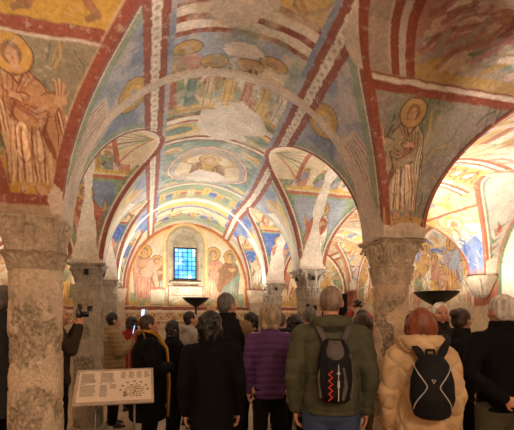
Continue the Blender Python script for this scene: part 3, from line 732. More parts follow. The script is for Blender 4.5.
def p_right(P):
    P.fill((0.62, 0.52, 0.38)); P.mottle(WHI, .4, 1.5, .0, 4); P.rect(-2, 10.1, 0, 1.45, (0.55, 0.46, 0.34))
    P.rect(-2, 10.1, 1.62, 1.70, PLA, .5)
    for (y0_, y1_, sd) in ((5.45, 7.80, 3), (7.80, 10.0, 4)):
        P.rect(y0_, y1_, 1.74, 3.6, (0.60, 0.52, 0.40)); P.rect(y0_ + .3, y1_, 2.2, 2.9, SKY, .65)
        strokes(P, y0_ + .2, y1_ - .2, 2.3, 3.2, 60, sd + 2, [SKY, WHI, BLU2, YEL, PNK, BLU], .07, .35, .8)
        for k in range(8): saint(P, y0_ + .3 + k * .25, 1.76 + .1 * (k % 3), .8 + .16 * (k % 3), [PNK, CRM, OCH, RED2, YEL, WHI, PNK, CRM][k], [RED2, YEL, BLU2, CRM, PNK, OCH, GRN2, RED2][k], OCH, 0, 1 if k % 2 else -1, BRN, k % 2, sd * 11 + k)
        strokes(P, y0_ + .2, y1_ - .2, 1.8, 2.3, 50, sd + 9, [PNK, RED2, YEL, GRN2, WHI, BRN], .04, .25)
        c0 = (y0_ + y1_) / 2; ww = (y1_ - y0_) / 2 - PH; hb = 1.16
        r2 = np.sqrt(((P.p - c0) / ww) ** 2 + (np.clip(P.q - ZS, 0, 9) / hb) ** 2)
        inn = (P.p > y0_) & (P.p < y1_) & (P.q > 1.74)
        P._set(np.nonzero(inn & (r2 > .93))[0], 1.0, RED2); P._set(np.nonzero(inn & (r2 > .88) & (r2 < .93))[0], 1.0, WHI)
    strokes(P, 6.0, 8.2, 1.40, 1.74, 50, 77, [GRN2, PNK, GRY, RED2, BRN], .05, .3, .1)
    for (y0_, y1_) in ((0.7, 3.05), (3.05, 5.45)):
        c0 = (y0_ + y1_) / 2; ww = (y1_ - y0_) / 2 - PH
        r2 = np.sqrt(((P.p - c0) / ww) ** 2 + (np.clip(P.q - ZS, 0, 9) / 1.16) ** 2)
        inn = (P.p > y0_) & (P.p < y1_) & (P.q > 1.74)
        P._set(np.nonzero(inn)[0], 1.0, WHI); P._set(np.nonzero(inn & (r2 > .90) & (r2 < .97))[0], 1.0, GRN); P._set(np.nonzero(inn & (r2 > .97))[0], 1.0, RED2)
wall_grid('wall_right', 'y', XWR, ROWS[0], YB, 0, 3.7, .0195, p_right, None, 'side wall with frescoed lunettes above bare plaster beside the torch lamp')
def p_left(P):
    P.fill(CRM); P.mottle(PNK, .6, 2, .0, 4); P.mottle(GRN2, .5, 2, .1, 7); P.rect(-2, 10.1, 0, 1.7, (0.5, 0.4, 0.3)); P.rect(-2, 10.1, 1.7, 1.78, RED)
    for k in range(18): saint(P, .9 + k * .5, 1.85, 1.1, [PNK, CRM, OCH, RED2, YEL, WHI][k % 6], [RED2, YEL, BLU2, CRM, PNK][k % 5], OCH, 0, 1, BRN, 1, 300 + k)
wall_grid('wall_left', 'y', XWL, ROWS[0], YB, 0, 3.7, .03, p_left, None, 'left side wall of the crypt with painted saints')
# wall behind the camera closes the room
tag(mesh_np('wall_front', [(XWL, ROWS[0], 0), (XWR, ROWS[0], 0), (XWR, ROWS[0], 3.7), (XWL, ROWS[0], 3.7)], [(0, 1, 2, 3)], M['plaster']), 'bare plaster wall behind the viewer', 'wall', kind='structure')

# floor of stone slabs
def floor_mat():
    m, nt, b = new_mat('stone_floor')
    tc = nt.nodes.new('ShaderNodeTexCoord'); br = nt.nodes.new('ShaderNodeTexBrick')
    br.inputs['Scale'].default_value = 1.0; br.inputs['Brick Width'].default_value = .8; br.inputs['Row Height'].default_value = .5; br.inputs['Mortar Size'].default_value = .008
    br.inputs['Color1'].default_value = (.40, .31, .22, 1); br.inputs['Color2'].default_value = (.33, .25, .18, 1); br.inputs['Mortar'].default_value = (.12, .09, .07, 1)
    nt.links.new(tc.outputs['Object'], br.inputs['Vector'])
    n = noise_node(nt, 6, 6); r = ramp(nt, n.outputs['Fac'], [(.3, (.75, .75, .75)), (.7, (1.15, 1.15, 1.15))])
    nt.links.new(mixc(nt, br.outputs['Color'], r.outputs[0], 1.0, 'MULTIPLY'), b.inputs['Base Color'])
    b.inputs['Roughness'].default_value = .38; bump(nt, b, br.outputs['Fac'], .003, .4); return m
M['floor'] = floor_mat()
fl = MB().box(((XWL + XWR) / 2, (ROWS[0] + YB) / 2 + .3, -.05), (XWR - XWL + .8, YB - ROWS[0] + 1.4, .1)).build('floor', M['floor'], smooth=False)
tag(fl, 'floor of smooth beige stone slabs', 'floor', kind='structure')

# ------------------------------------------------------------------ window_1 : deep arched niche with a barred blue pane
win = tag(empty('window_1', (WCX, YB, WZ0)), 'small barred window glowing blue in an arched stone niche', 'window', kind='structure')
M['nichestone'] = stone_mat('niche_stone', (0.50, 0.43, 0.32), (0.36, 0.31, 0.23))
zc = WZ1 - WRAD - WZ0
def arch_outline(r, n=20, bot=0.0, dy=0.0, zz=None):
    pts = [(-r, dy, bot)]
    for k in range(n + 1):
        a = math.pi - math.pi * k / n; pts.append((r * math.cos(a), dy, zc + r * math.sin(a)))
    pts.append((r, dy, bot)); return pts
b = MB()
prof = [(WRAD + .015, -.012), (WRAD - .03, -.012), (WRAD - .06, .02), (WRAD - .085, .02), (WRAD - .10, .05), (WRAD - .13, .14)]
rings = [arch_outline(r, 28, 0.0, y) for r, y in prof]
vs = [[b.bm.verts.new(p) for p in r] for r in rings]
for A_, B2 in zip(vs[:-1], vs[1:]):
    for i in range(len(A_) - 1): b.bm.faces.new((A_[i], A_[i + 1], B2[i + 1], B2[i]))
b.build('window_reveal', M['nichestone'], win)
# tympanum and jamb slab round the rectangular opening
PW, PZ0, PZ1 = .28, WZ0 + .0, 0
pz0, pz1 = 2.47 - WZ0, 3.26 - WZ0
ri = WRAD - .125
b = MB()
b.box((-(ri + PW) / 2 - .0, .17, zc / 2), (ri - PW, .06, zc + .001)); b.box(((ri + PW) / 2, .17, zc / 2), (ri - PW, .06, zc + .001))
b.box((0, .17, pz0 / 2), (2 * PW, .06, pz0)); 
top = [(ri * math.cos(math.pi * k / 24), ri * math.sin(math.pi * k / 24)) for k in range(25)]
zt = max(pz1, zc)
f1 = [b.bm.verts.new((x, .14, max(zc + z, zt) if abs(x) < PW else zc + z)) for x, z in top]
pl_ = [(ri, zc)] + [(x, zc + z) for x, z in top[1:-1]] + [(-ri, zc), (-PW, zc), (-PW, pz1), (PW, pz1), (PW, zc)]
va = [b.bm.verts.new((x, .14, z)) for x, z in pl_]; 
for v_ in f1: b.bm.verts.remove(v_)
b.bm.faces.new(va)
b.build('window_surround', M['nichestone'], win, smooth=False)
b = MB()                                   # three small carved ribs like a fan in the arch
for a in (50, 90, 130): b.cone((.06 * math.cos(R(a)), .135, pz1 + .05), (.2 * math.cos(R(a)), .135, pz1 + .05 + .14 * math.sin(R(a))), .012, .02)
b.build('carved_fan', M['nichestone'], win)
b = MB(); b.box((0, .02, .075), (2 * WRAD - .08, .26, .05), bev=.01); b.build('window_sill', M['nichestone'], win)
b = MB()
for x in (-PW + .015, PW - .015): b.box((x, .135, (pz0 + pz1) / 2), (.03, .03, pz1 - pz0))
for z in (pz0 + .015, pz1 - .015): b.box((0, .135, z), (2 * PW, .03, .03))
b.build('window_frame', M['iron'], win, smooth=False)
M['bar'] = simple('window_bars', (.01, .03, .12), .5)
b = MB()
for k in range(1, 5): b.box((-PW + k * 2 * PW / 5, .16, (pz0 + pz1) / 2), (.020, .016, pz1 - pz0))
for k in range(1, 7): b.box((0, .16, pz0 + k * (pz1 - pz0) / 7), (2 * PW, .016, .018))
b.build('window_bars', M['bar'], win, smooth=False)
def pane_mat():
    m, nt, b_ = new_mat('lit_blue_pane')
    n = noise_node(nt, 3.2, 2); r = ramp(nt, n.outputs['Fac'], [(.36, (.02, .16, .85)), (.50, (.08, .38, 1.0)), (.60, (.45, .75, 1.0))])
    nt.links.new(r.outputs[0], b_.inputs['Emission Color']); b_.inputs['Emission Strength'].default_value = PANE; b_.inputs['Base Color'].default_value = (.01, .03, .1, 1)
    b_.inputs['Roughness'].default_value = .2; return m
PANE = 1.0
M['pane'] = pane_mat()
b = MB(); b.box((0, .185, (pz0 + pz1) / 2), (2 * PW, .012, pz1 - pz0)); b.build('window_pane', M['pane'], win, smooth=False)

# ------------------------------------------------------------------ door_1 : dark doorway in the end wall
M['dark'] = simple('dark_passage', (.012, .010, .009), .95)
dr = tag(empty('door_1', ((DX0 + DX1) / 2, YB, 0)), 'dark open doorway in the end wall behind the raised camera', 'door', kind='structure')
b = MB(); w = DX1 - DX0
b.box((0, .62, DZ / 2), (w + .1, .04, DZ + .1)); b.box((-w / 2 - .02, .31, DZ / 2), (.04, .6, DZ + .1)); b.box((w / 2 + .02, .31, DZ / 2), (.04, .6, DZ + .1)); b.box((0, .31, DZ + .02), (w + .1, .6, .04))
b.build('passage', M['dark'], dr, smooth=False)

# ================================================================== COLUMNS
def relief(name, zs, rfun, mat, parent, n=160, label=None, cfun=None):
    """turned stone with carved relief; rfun(theta,z)->radius, closed at both ends"""
    th = np.linspace(0, 2 * math.pi, n, endpoint=False); T_, Z_ = np.meshgrid(th, zs); 
    Rr = rfun(T_, Z_); V = np.stack([Rr * np.cos(T_), Rr * np.sin(T_), Z_], -1).reshape(-1, 3)
    F = grid_faces(len(zs), n, True)
    o = mesh_np(name, V, F, mat, parent, cols=None if cfun is None else cfun(T_, Z_))
    bm = bmesh.new(); bm.from_mesh(o.data); bm.verts.ensure_lookup_table()
    k = len(zs); bm.faces.new([bm.verts[i] for i in range(n)]); bm.faces.new([bm.verts[(k - 1) * n + i] for i in range(n)])
    bmesh.ops.recalc_face_normals(bm, faces=bm.faces[:]); bm.to_mesh(o.data); bm.free()
    if label: o['label'] = label
    return o
def sq(T_, p):     # superellipse radius for unit half width
    return (np.abs(np.cos(T_)) ** p + np.abs(np.sin(T_)) ** p) ** (-1.0 / p)
def leaves(T_, t, n, amp, ph=0.0, veins=3):
    """a ring of n carved leaves, t 0..1 from their foot to the curled tip"""
    per = 2 * math.pi / n; x = ((T_ - ph) / per + .5) % 1.0 - .5; x = x * 2
    w = np.clip(1.0 - .35 * np.clip(t, 0, 1) ** 2, .05, 1); ins = np.clip(1 - (np.abs(x) / w) ** 2.5, 0, 1) ** .4
    r = amp * (.35 + .65 * np.clip(t, 0, 1) ** 2.2) * ins * (t >= 0) * (t <= 1)
    r -= amp * .22 * np.abs(np.sin(x * math.pi * veins)) * ins * (t >= 0) * (t <= 1)
    return r
def column(X, Y, rs, z0, style, mat_s, mat_c, label, seed, zb=0.0):
    root = empty('stone_column', (X, Y, 0)); tag(root, label, 'column', 'crypt columns')
    rr = random.Random(seed)
    H_ = ZS - z0
    # shaft
    def fs(T_, Z_):
        t = Z_ / z0
        x, y = np.cos(T_) * 3, np.sin(T_) * 3
        lm = np.clip((fbm(x * .42, y * .42, Z_ * 5.2, seed + 9, 5) - .0) * 12, 0, 1) * lossamt(T_, Z_)
        rough = .004 * fbm(x * 1, y * 1, Z_ * 12, seed, 2) + lm * .012 * fbm(x * 4, y * 4, Z_ * 60, seed + 4, 3)
        loss = lm * .014
        return rs * (1 + .05 * (1 - t)) + rough - loss
    def lossamt(T_, Z_): return np.clip((z0 * (.93 if style == 'tiered' else .99) - Z_) * 8, 0, 1)
    def cs(T_, Z_):
        x, y = np.cos(T_) * 3, np.sin(T_) * 3
        l = np.clip((fbm(x * .42, y * .42, Z_ * 5.2, seed + 9, 5) - .0) * 12, 0, 1) * lossamt(T_, Z_)
        g = .5 + .5 * np.clip(fbm(x * 4, y * 4, Z_ * 60, seed + 1, 3) * 3, -1, 1)
        crack = np.exp(-(fbm(x * .6, y * .6, Z_ * 8, seed + 20, 4) / .012) ** 2) * .45
        a = np.array(mat_s[0]); bq = np.array(mat_s[1]); l = l[..., None]
        c = (a * (1 - .12 * g[..., None])) * (1 - l) + (bq * (.68 + .6 * g[..., None])) * l
        c = c * (1 - crack[..., None])
        for (hz, ha) in ((z0 - .10, -2.0), (z0 - .12, -1.35)):       # square putlog holes
            if style == 'hollow':
                msk = (np.abs(Z_ - hz) < .035) & (np.abs(T_ - 2 * math.pi - ha) < .17); c[msk] = (.03, .02, .015)
        return c.reshape(-1, 3)
    relief('shaft', np.linspace(.16, z0 + .01, 260), fs, M['fresco'], root, 200, cfun=cs)
    b = MB(); b.box((0, 0, .04), (rs * 3, rs * 3, .08), bev=.01)
    b.lathe([(rs * 1.42, .075), (rs * 1.5, .10), (rs * 1.42, .13), (rs * 1.2, .15), (rs * 1.25, .17), (rs * 1.12, .19)], n=40)
    b.build('base', mat_c, root)
    hw = .19 if style in ('tiered', 'leafy') else .21
    if style == 'tiered':         # bowl with carved arches, a lip, then a spreading block with corner volutes
        zl = z0 + H_ * .36
        def fc(T_, Z_):
            t = (Z_ - z0) / H_; tl = np.clip((Z_ - z0) / (zl - z0), 0, 1); tu = np.clip((Z_ - zl) / (ZS - zl), 0, 1)
            low = (rs * .98 + (.192 - rs) * tl ** 1.2) * (1 + (sq(T_, 3.2) - 1) * tl)
            x = ((T_ / (math.pi / 4)) + .5) % 1.0 - .5
            ar = np.sqrt((x * 2) ** 2 + (np.clip(tl - .1, 0, 1) * 1.05) ** 2)
            low = low + .007 * np.sin(ar * 17) * (tl > 0.05) * (tl < .97)
            up = (.165 + (hw - .165) * tu ** 1.6) * sq(T_, 2.6 + 4.5 * tu)
            q = np.abs(np.sin(2 * T_)); up = up + .018 * np.sin(np.pi * tu) * q ** 6 - .03 * np.exp(-((np.cos(2 * T_)) ** 2 - 1) ** 2 / .05) * np.sin(np.pi * tu) * .6
            lip = np.exp(-((Z_ - zl) / .012) ** 2) * .022
            r = np.where(Z_ < zl, low, up) + lip
            return r + .006 * fbm(np.cos(T_) * 8, np.sin(T_) * 8, Z_ * 26, seed, 3) + np.where(t > .95, .004, 0)
        cap = relief('capital', np.linspace(z0, ZS, 110), fc, mat_c, root, 260)
        b = MB()                                                   # small standing figure carved on each face
        for k in range(4):
            a = k * math.pi / 2; c, s = math.cos(a), math.sin(a)
            def q(r, z, o=0): return (c * r - s * o, s * r + c * o, z)
            b.cone(q(.150, zl + .02), q(.172, zl + .14), .045, .026); b.ell(q(.182, zl + .185), (.022, .022, .028), seg=12)
            for o in (-.02, 0, .02): b.cone(q(.180, zl + .03, o * 1.3), q(.192, zl + .13, o * .7), .006, .005, 6)
        b.build('carved_figure', mat_c, cap)
        b = MB()
        for k in range(4):
            a = k * math.pi / 2 + math.pi / 4; c, s = math.cos(a), math.sin(a)
            b.chain([(c * .18, s * .18, zl + .01), (c * .215, s * .215, zl + .12), (c * .243, s * .243, ZS - .03)], [.022, .026, .03])
        b.build('corner_volute', mat_c, cap)
    else:
        zl = z0 + H_ * .40
        pw = {'leafy': 5, 'hollow': 4, 'plain': 5}[style]
        def fc(T_, Z_):
            t = (Z_ - z0) / H_
            tb = np.clip(t / .42, 0, 1); tu = np.clip((t - .42) / .58, 0, 1); lo_ = rs * 1.0 + (.155 - rs * .98) * tb ** 1.5
            r = np.where(t < .42, lo_ * sq(T_, 2 + .8 * tb), (.140 + (hw - .155) * tu ** 1.2) * sq(T_, 3.2 + pw * tu))
            r = r + leaves(T_, t / .40, 12, .024, .1 * seed) + leaves(T_, (t - .44) / .42, 8, .034, math.pi / 8 * (seed % 2), 4)
            r = r + np.exp(-((t - .41) / .022) ** 2) * .012
            if style == 'leafy':
                ax = np.abs((T_ / (math.pi / 2) + .5) % 1 - .5) * 2; tt = (t - .45) / .45
                sp = np.sin(18 * np.sqrt((ax - .45) ** 2 * 2.5 + (tt - .5) ** 2)); r = r + .010 * sp * (t > .45) * (t < .9)
            return r + .007 * fbm(np.cos(T_) * 8, np.sin(T_) * 8, Z_ * 26, seed, 3)
        cap = relief('capital', np.linspace(z0, ZS - .035, 110), fc, mat_c, root, 240)
        b = MB()
        ab = []
        for z, w_ in ((ZS - .04, hw - .025), (ZS - .03, hw + .005), (ZS, hw + .018)):
            pts = []
            for k in range(4):
                a0 = k * math.pi / 2
                for s_ in np.linspace(-1, 1, 8)[:-1]:
                    r_ = w_ - .018 * (1 - s_ * s_); x, y = r_, s_ * w_
                    pts.append((x * math.cos(a0) - y * math.sin(a0), x * math.sin(a0) + y * math.cos(a0), z))
            ab.append(pts)
        b.ring(ab); b.build('abacus', mat_c, cap)
        b = MB()
        for k in range(4):
            a = k * math.pi / 2 + math.pi / 4; c, s = math.cos(a), math.sin(a)
            for q in range(7):
                g = q / 6 * 4.6; rr_ = .034 - .004 * q
                b.ell((c * (.225 + rr_ * math.cos(g)), s * (.225 + rr_ * math.cos(g)), ZS - .085 + rr_ * math.sin(g)), (.015, .015, .013), seg=10)
            b.chain([(c * .16, s * .16, z0 + H_ * .55), (c * .195, s * .195, ZS - .11), (c * .235, s * .235, ZS - .05)], [.014, .018, .02])
        b.build('corner_volute', mat_c, cap)
        if style == 'hollow':
            b = MB()
            for k in range(4):
                a = k * math.pi / 2; c, s = math.cos(a), math.sin(a)
                b.box((c * .168, s * .168, ZS - .11), (.05, .05, .07), rot=Matrix.Rotation(a, 3, 'Z'))
            o = b.build('dark_hole', M['dark'], cap, smooth=False); o['label'] = 'dark square hole in the capital'
    return root
S1 = ((.62, .50, .37), (.38, .31, .22)); S2 = ((.58, .43, .29), (.34, .27, .19)); S3 = ((.40, .34, .26), (.26, .22, .16))
XRc = lambda y: float(xr(y))
column(-.75, 3.03, .165, 1.87, 'tiered', S1, M['stone'], 'thick pale worn column nearest on the left, with a two tiered capital carved with arches', 3)
column(XRc(3.1), 3.08, .148, 1.84, 'leafy', S2, M['stone'], 'slim tan column near the middle right with a swirling leaf capital, beside the man with the grey backpack', 4)
column(-.75, 5.45, .18, 1.78, 'hollow', S3, M['greystone'], 'grey column beside the woman in the olive puffer jacket, square holes in its shaft', 5)
column(XRc(5.45), 5.45, .17, 1.80, 'hollow', S3, M['greystone'], 'grey column behind the green jacketed man, white plaster above its hollowed capital', 6)
column(-.75, 7.80, .17, 1.80, 'plain', S3, M['greystone'], 'far left column half hidden behind the holed grey column', 7)
column(XRc(7.8), 7.80, .17, 1.80, 'hollow', S3, M['greystone'], 'far right column above the blonde head in purple, square dark hole in its capital', 8)
# wall corbels and half pillars at the end wall
def corbel(X, Y, label):
    root = tag(empty('wall_corbel', (X, Y, 1.86)), label, 'corbel', 'stone corbels on the walls')
    b = MB(); s = 1 if X < 0 else -1
    b.loft([(0, 0, 0, .05, .08), (.06, s * .0, 0, .10, .12), (.20, s * .02, 0, .16, .19), (.30, s * .03, 0, .20, .24), (.36, s * .03, 0, .22, .26)], 28, 3)
    b.build('block', M['plaster'], root)
    b = MB()
    for y in (-.14, -.05, .05, .14): b.chain([(s * .10, y * .7, .05), (s * .17, y, .2), (s * .21, y * 1.2, .3)], [.02, .03, .02])
    b.build('carved_leaves', M['plaster'], root)
corbel(XWR - .1, 5.45, 'broken pale corbel on the side wall between two lunettes, above the white haired man')
corbel(XWR - .1, 3.05, 'pale corbel on the side wall at the right, nearest the viewer')
corbel(XWR - .1, 7.80, 'pale corbel far along the side wall')
def pilaster(X, label):
    root = tag(empty('wall_pilaster', (X, YB - .12, 0)), label, 'pilaster')
    b = MB(); b.box((0, 0, .93), (.34, .22, 1.86)); b.build('shaft', M['plaster'], root, smooth=False)
    b = MB(); b.loft([(1.86, 0, 0, .17, .11), (1.98, 0, 0, .19, .12), (2.14, 0, -.01, .22, .14), (2.20, 0, -.01, .24, .15)], 28, 6)
    b.box((0, 0, 1.90), (.38, .25, .03)); b.build('capital', M['stone'], root, smooth=False)
pilaster(-.75, 'pale wall pilaster at the left end of the window wall'); pilaster(XRc(10) - .0, 'pale wall pilaster right of the window wall, white robed saint above it')

# ================================================================== TORCH LAMPS
def torch(X, Y, H, r, power, label, colr=(1, .80, .58)):
    root = tag(empty('torch_lamp', (X, Y, 0)), label, 'floor lamp', 'black uplight torch lamps')
    b = MB()
    pr = [(.03, H - .20), (.045, H - .19), (r * .45, H - .14), (r * .78, H - .07), (r * .95, H - .015), (r, H), (r * .985, H), (r * .93, H - .015), (r * .74, H - .06), (r * .4, H - .115), (.001, H - .13)]
    b.lathe(pr, n=48); b.build('bowl', M['iron'], root)
    MB().lathe([(.026, .03), (.022, .5), (.022, H - .24), (.034, H - .19)], n=20).build('pole', M['iron'], root)
    MB().lathe([(.17, 0), (.17, .02), (.15, .03), (.04, .045), (.02, .06)], n=36).build('base', M['iron'], root)
    m, nt, bb = new_mat('lamp_glow'); bb.inputs['Emission Color'].default_value = (*colr, 1); bb.inputs['Emission Strength'].default_value = 12
    MB().lathe([(.05, H - .115), (.06, H - .10), (.05, H - .085), (.001, H - .08)], n=20).build('lamp', m, root)
    L = bpy.data.lights.new('torch_light', 'POINT'); L.energy = power; L.color = colr; L.shadow_soft_size = .05
    o = bpy.data.objects.new('torch_light', L); o.location = (0, 0, H - .015); link(o, root)
    return root

# ================================================================== PEOPLE
def cloth(name, c, rough=.9, sheen=0, bmp=.0015):
    m = simple(name, c, max(rough, .7), .18, 9, bmp, bscale=160); m.node_tree.nodes['Principled BSDF'].inputs['Specular IOR Level'].default_value = .12 if sum(c) < .1 else .3
    return m
SK = [simple('skin_fair', (.50, .27, .18), .55, .08, 20), simple('skin_ruddy', (.50, .23, .15), .55, .1, 20), simple('skin_tan', (.40, .21, .13), .55, .08, 20)]
def hairmat(name, c):
    m, nt, b = new_mat(name); n = noise_node(nt, 30, 4, .6, sc=(1, 1, .12))
    r = ramp(nt, n.outputs['Fac'], [(.35, tuple(x * .45 for x in c)), (.65, tuple(min(1, x * 1.4) for x in c))])
    nt.links.new(r.outputs[0], b.inputs['Base Color']); b.inputs['Roughness'].default_value = .5; bump(nt, b, n.outputs['Fac'], .004); return m
HM = {'dark': hairmat('dark_hair', (.007, .0045, .0035)), 'brown': hairmat('brown_hair', (.04, .017, .009)), 'grey': hairmat('grey_hair', (.11, .095, .085)),
      'white': hairmat('white_hair', (.62, .60, .55)), 'blonde': hairmat('ash_blonde_hair', (.34, .25, .15)), 'red': hairmat('auburn_hair', (.20, .048, .014)), 'stubble': hairmat('cropped_hair', (.22, .16, .12)), 'silver': hairmat('silver_hair', (.55, .50, .44))}
M['eye'] = simple('dark_eye', (.02, .012, .01), .3); M['lip'] = simple('lips', (.38, .12, .09), .5); M['lens'] = simple('black_plastic', (.012, .012, .014), .25)
M['blackcloth'] = cloth('black_wool', (.005, .0045, .005)); M['blackshell'] = cloth('black_shell', (.007, .0065, .007), .5)
M['darktrouser'] = cloth('dark_trousers', (.007, .006, .006)); M['shoe'] = simple('dark_leather', (.015, .012, .010), .4)
M['jean'] = cloth('blue_denim', (.035, .06, .13)); M['olivetr'] = cloth('olive_trousers', (.07, .065, .035)); M['browntr'] = cloth('brown_trousers', (.13, .085, .05))

def hand(mb, w, d, n, s, H, curl=.5):
    """palm with four unequal bent fingers and a thumb; w wrist, d pointing direction, n palm normal, s +1/-1 side of the thumb"""
    w, d, n = Vector(w), Vector(d).normalized(), Vector(n).normalized(); x = d.cross(n).normalized() * s; n = x.cross(d).normalized() * s
    k = H / 1.7
    c = w + d * .045 * k
    rot = Matrix((x, n, d)).transposed()
    mb.ell(c, (.038 * k, .016 * k, .050 * k), rot, 14); mb.cone(w - d * .02 * k, w + d * .02 * k, .026 * k, .027 * k, 12)
    for i, L in enumerate((.068, .078, .072, .055)):
        b0 = w + d * .082 * k + x * ((1.5 - i) * .019 * k) - d * abs(i - 1.2) * .004 * k
        b1 = b0 + (d * math.cos(curl * .7) + n * math.sin(curl * .7)) * L * .5 * k
        b2 = b1 + (d * math.cos(curl * 2) + n * math.sin(curl * 2)) * L * .5 * k
        mb.chain([b0, b1, b2], [.0092 * k, .0088 * k, .0075 * k], 8)
    t0 = w + d * .025 * k + x * .025 * k; t1 = t0 + (d * .6 + x * .7 + n * .3).normalized() * .038 * k; t2 = t1 + (d * .85 + x * .15 + n * .5).normalized() * .03 * k
    mb.chain([t0, t1, t2], [.0125 * k, .0105 * k, .009 * k], 8)

ARM = {'slim': ((.140, -.018, .64), (.138, .030, .490), (0, .1, -1), (-1, 0, 0)),
       'down': ((.152, -.012, .64), (.155, .035, .490), (0, .1, -1), (-1, 0, 0)),
       'pocket': ((.170, -.04, .64), (.125, .07, .525), (-.3, .5, -.8), (-1, 0, 0)),
       'camera': ((.135, .065, .715), (.050, .125, .865), (-.35, .1, .95), (-1, 0, 0)),
       'raise': ((.145, .09, .86), (.050, .15, .975), (-.25, .05, 1), (0, -1, 0)),
       'high': ((.140, .12, .80), (.055, .20, .935), (-.1, .1, 1), (0, -1, 0)),
       'chest': ((.150, .035, .655), (.055, .155, .735), (-.25, .35, .9), (-.3, -1, 0)),
       'fold': ((.165, .02, .645), (.04, .14, .645), (-1, .1, .05), (0, -1, 0)),
       'behind': ((.185, -.075, .655), (.085, -.150, .565), (-.9, -.25, -.3), (0, 1, 0)),
       'wide': ((.200, .0, .66), (.165, .06, .53), (-.1, .3, -1), (-1, 0, 0))}
def hv(H, p, s): return (p[0] * s * H, p[1] * H, p[2] * H)

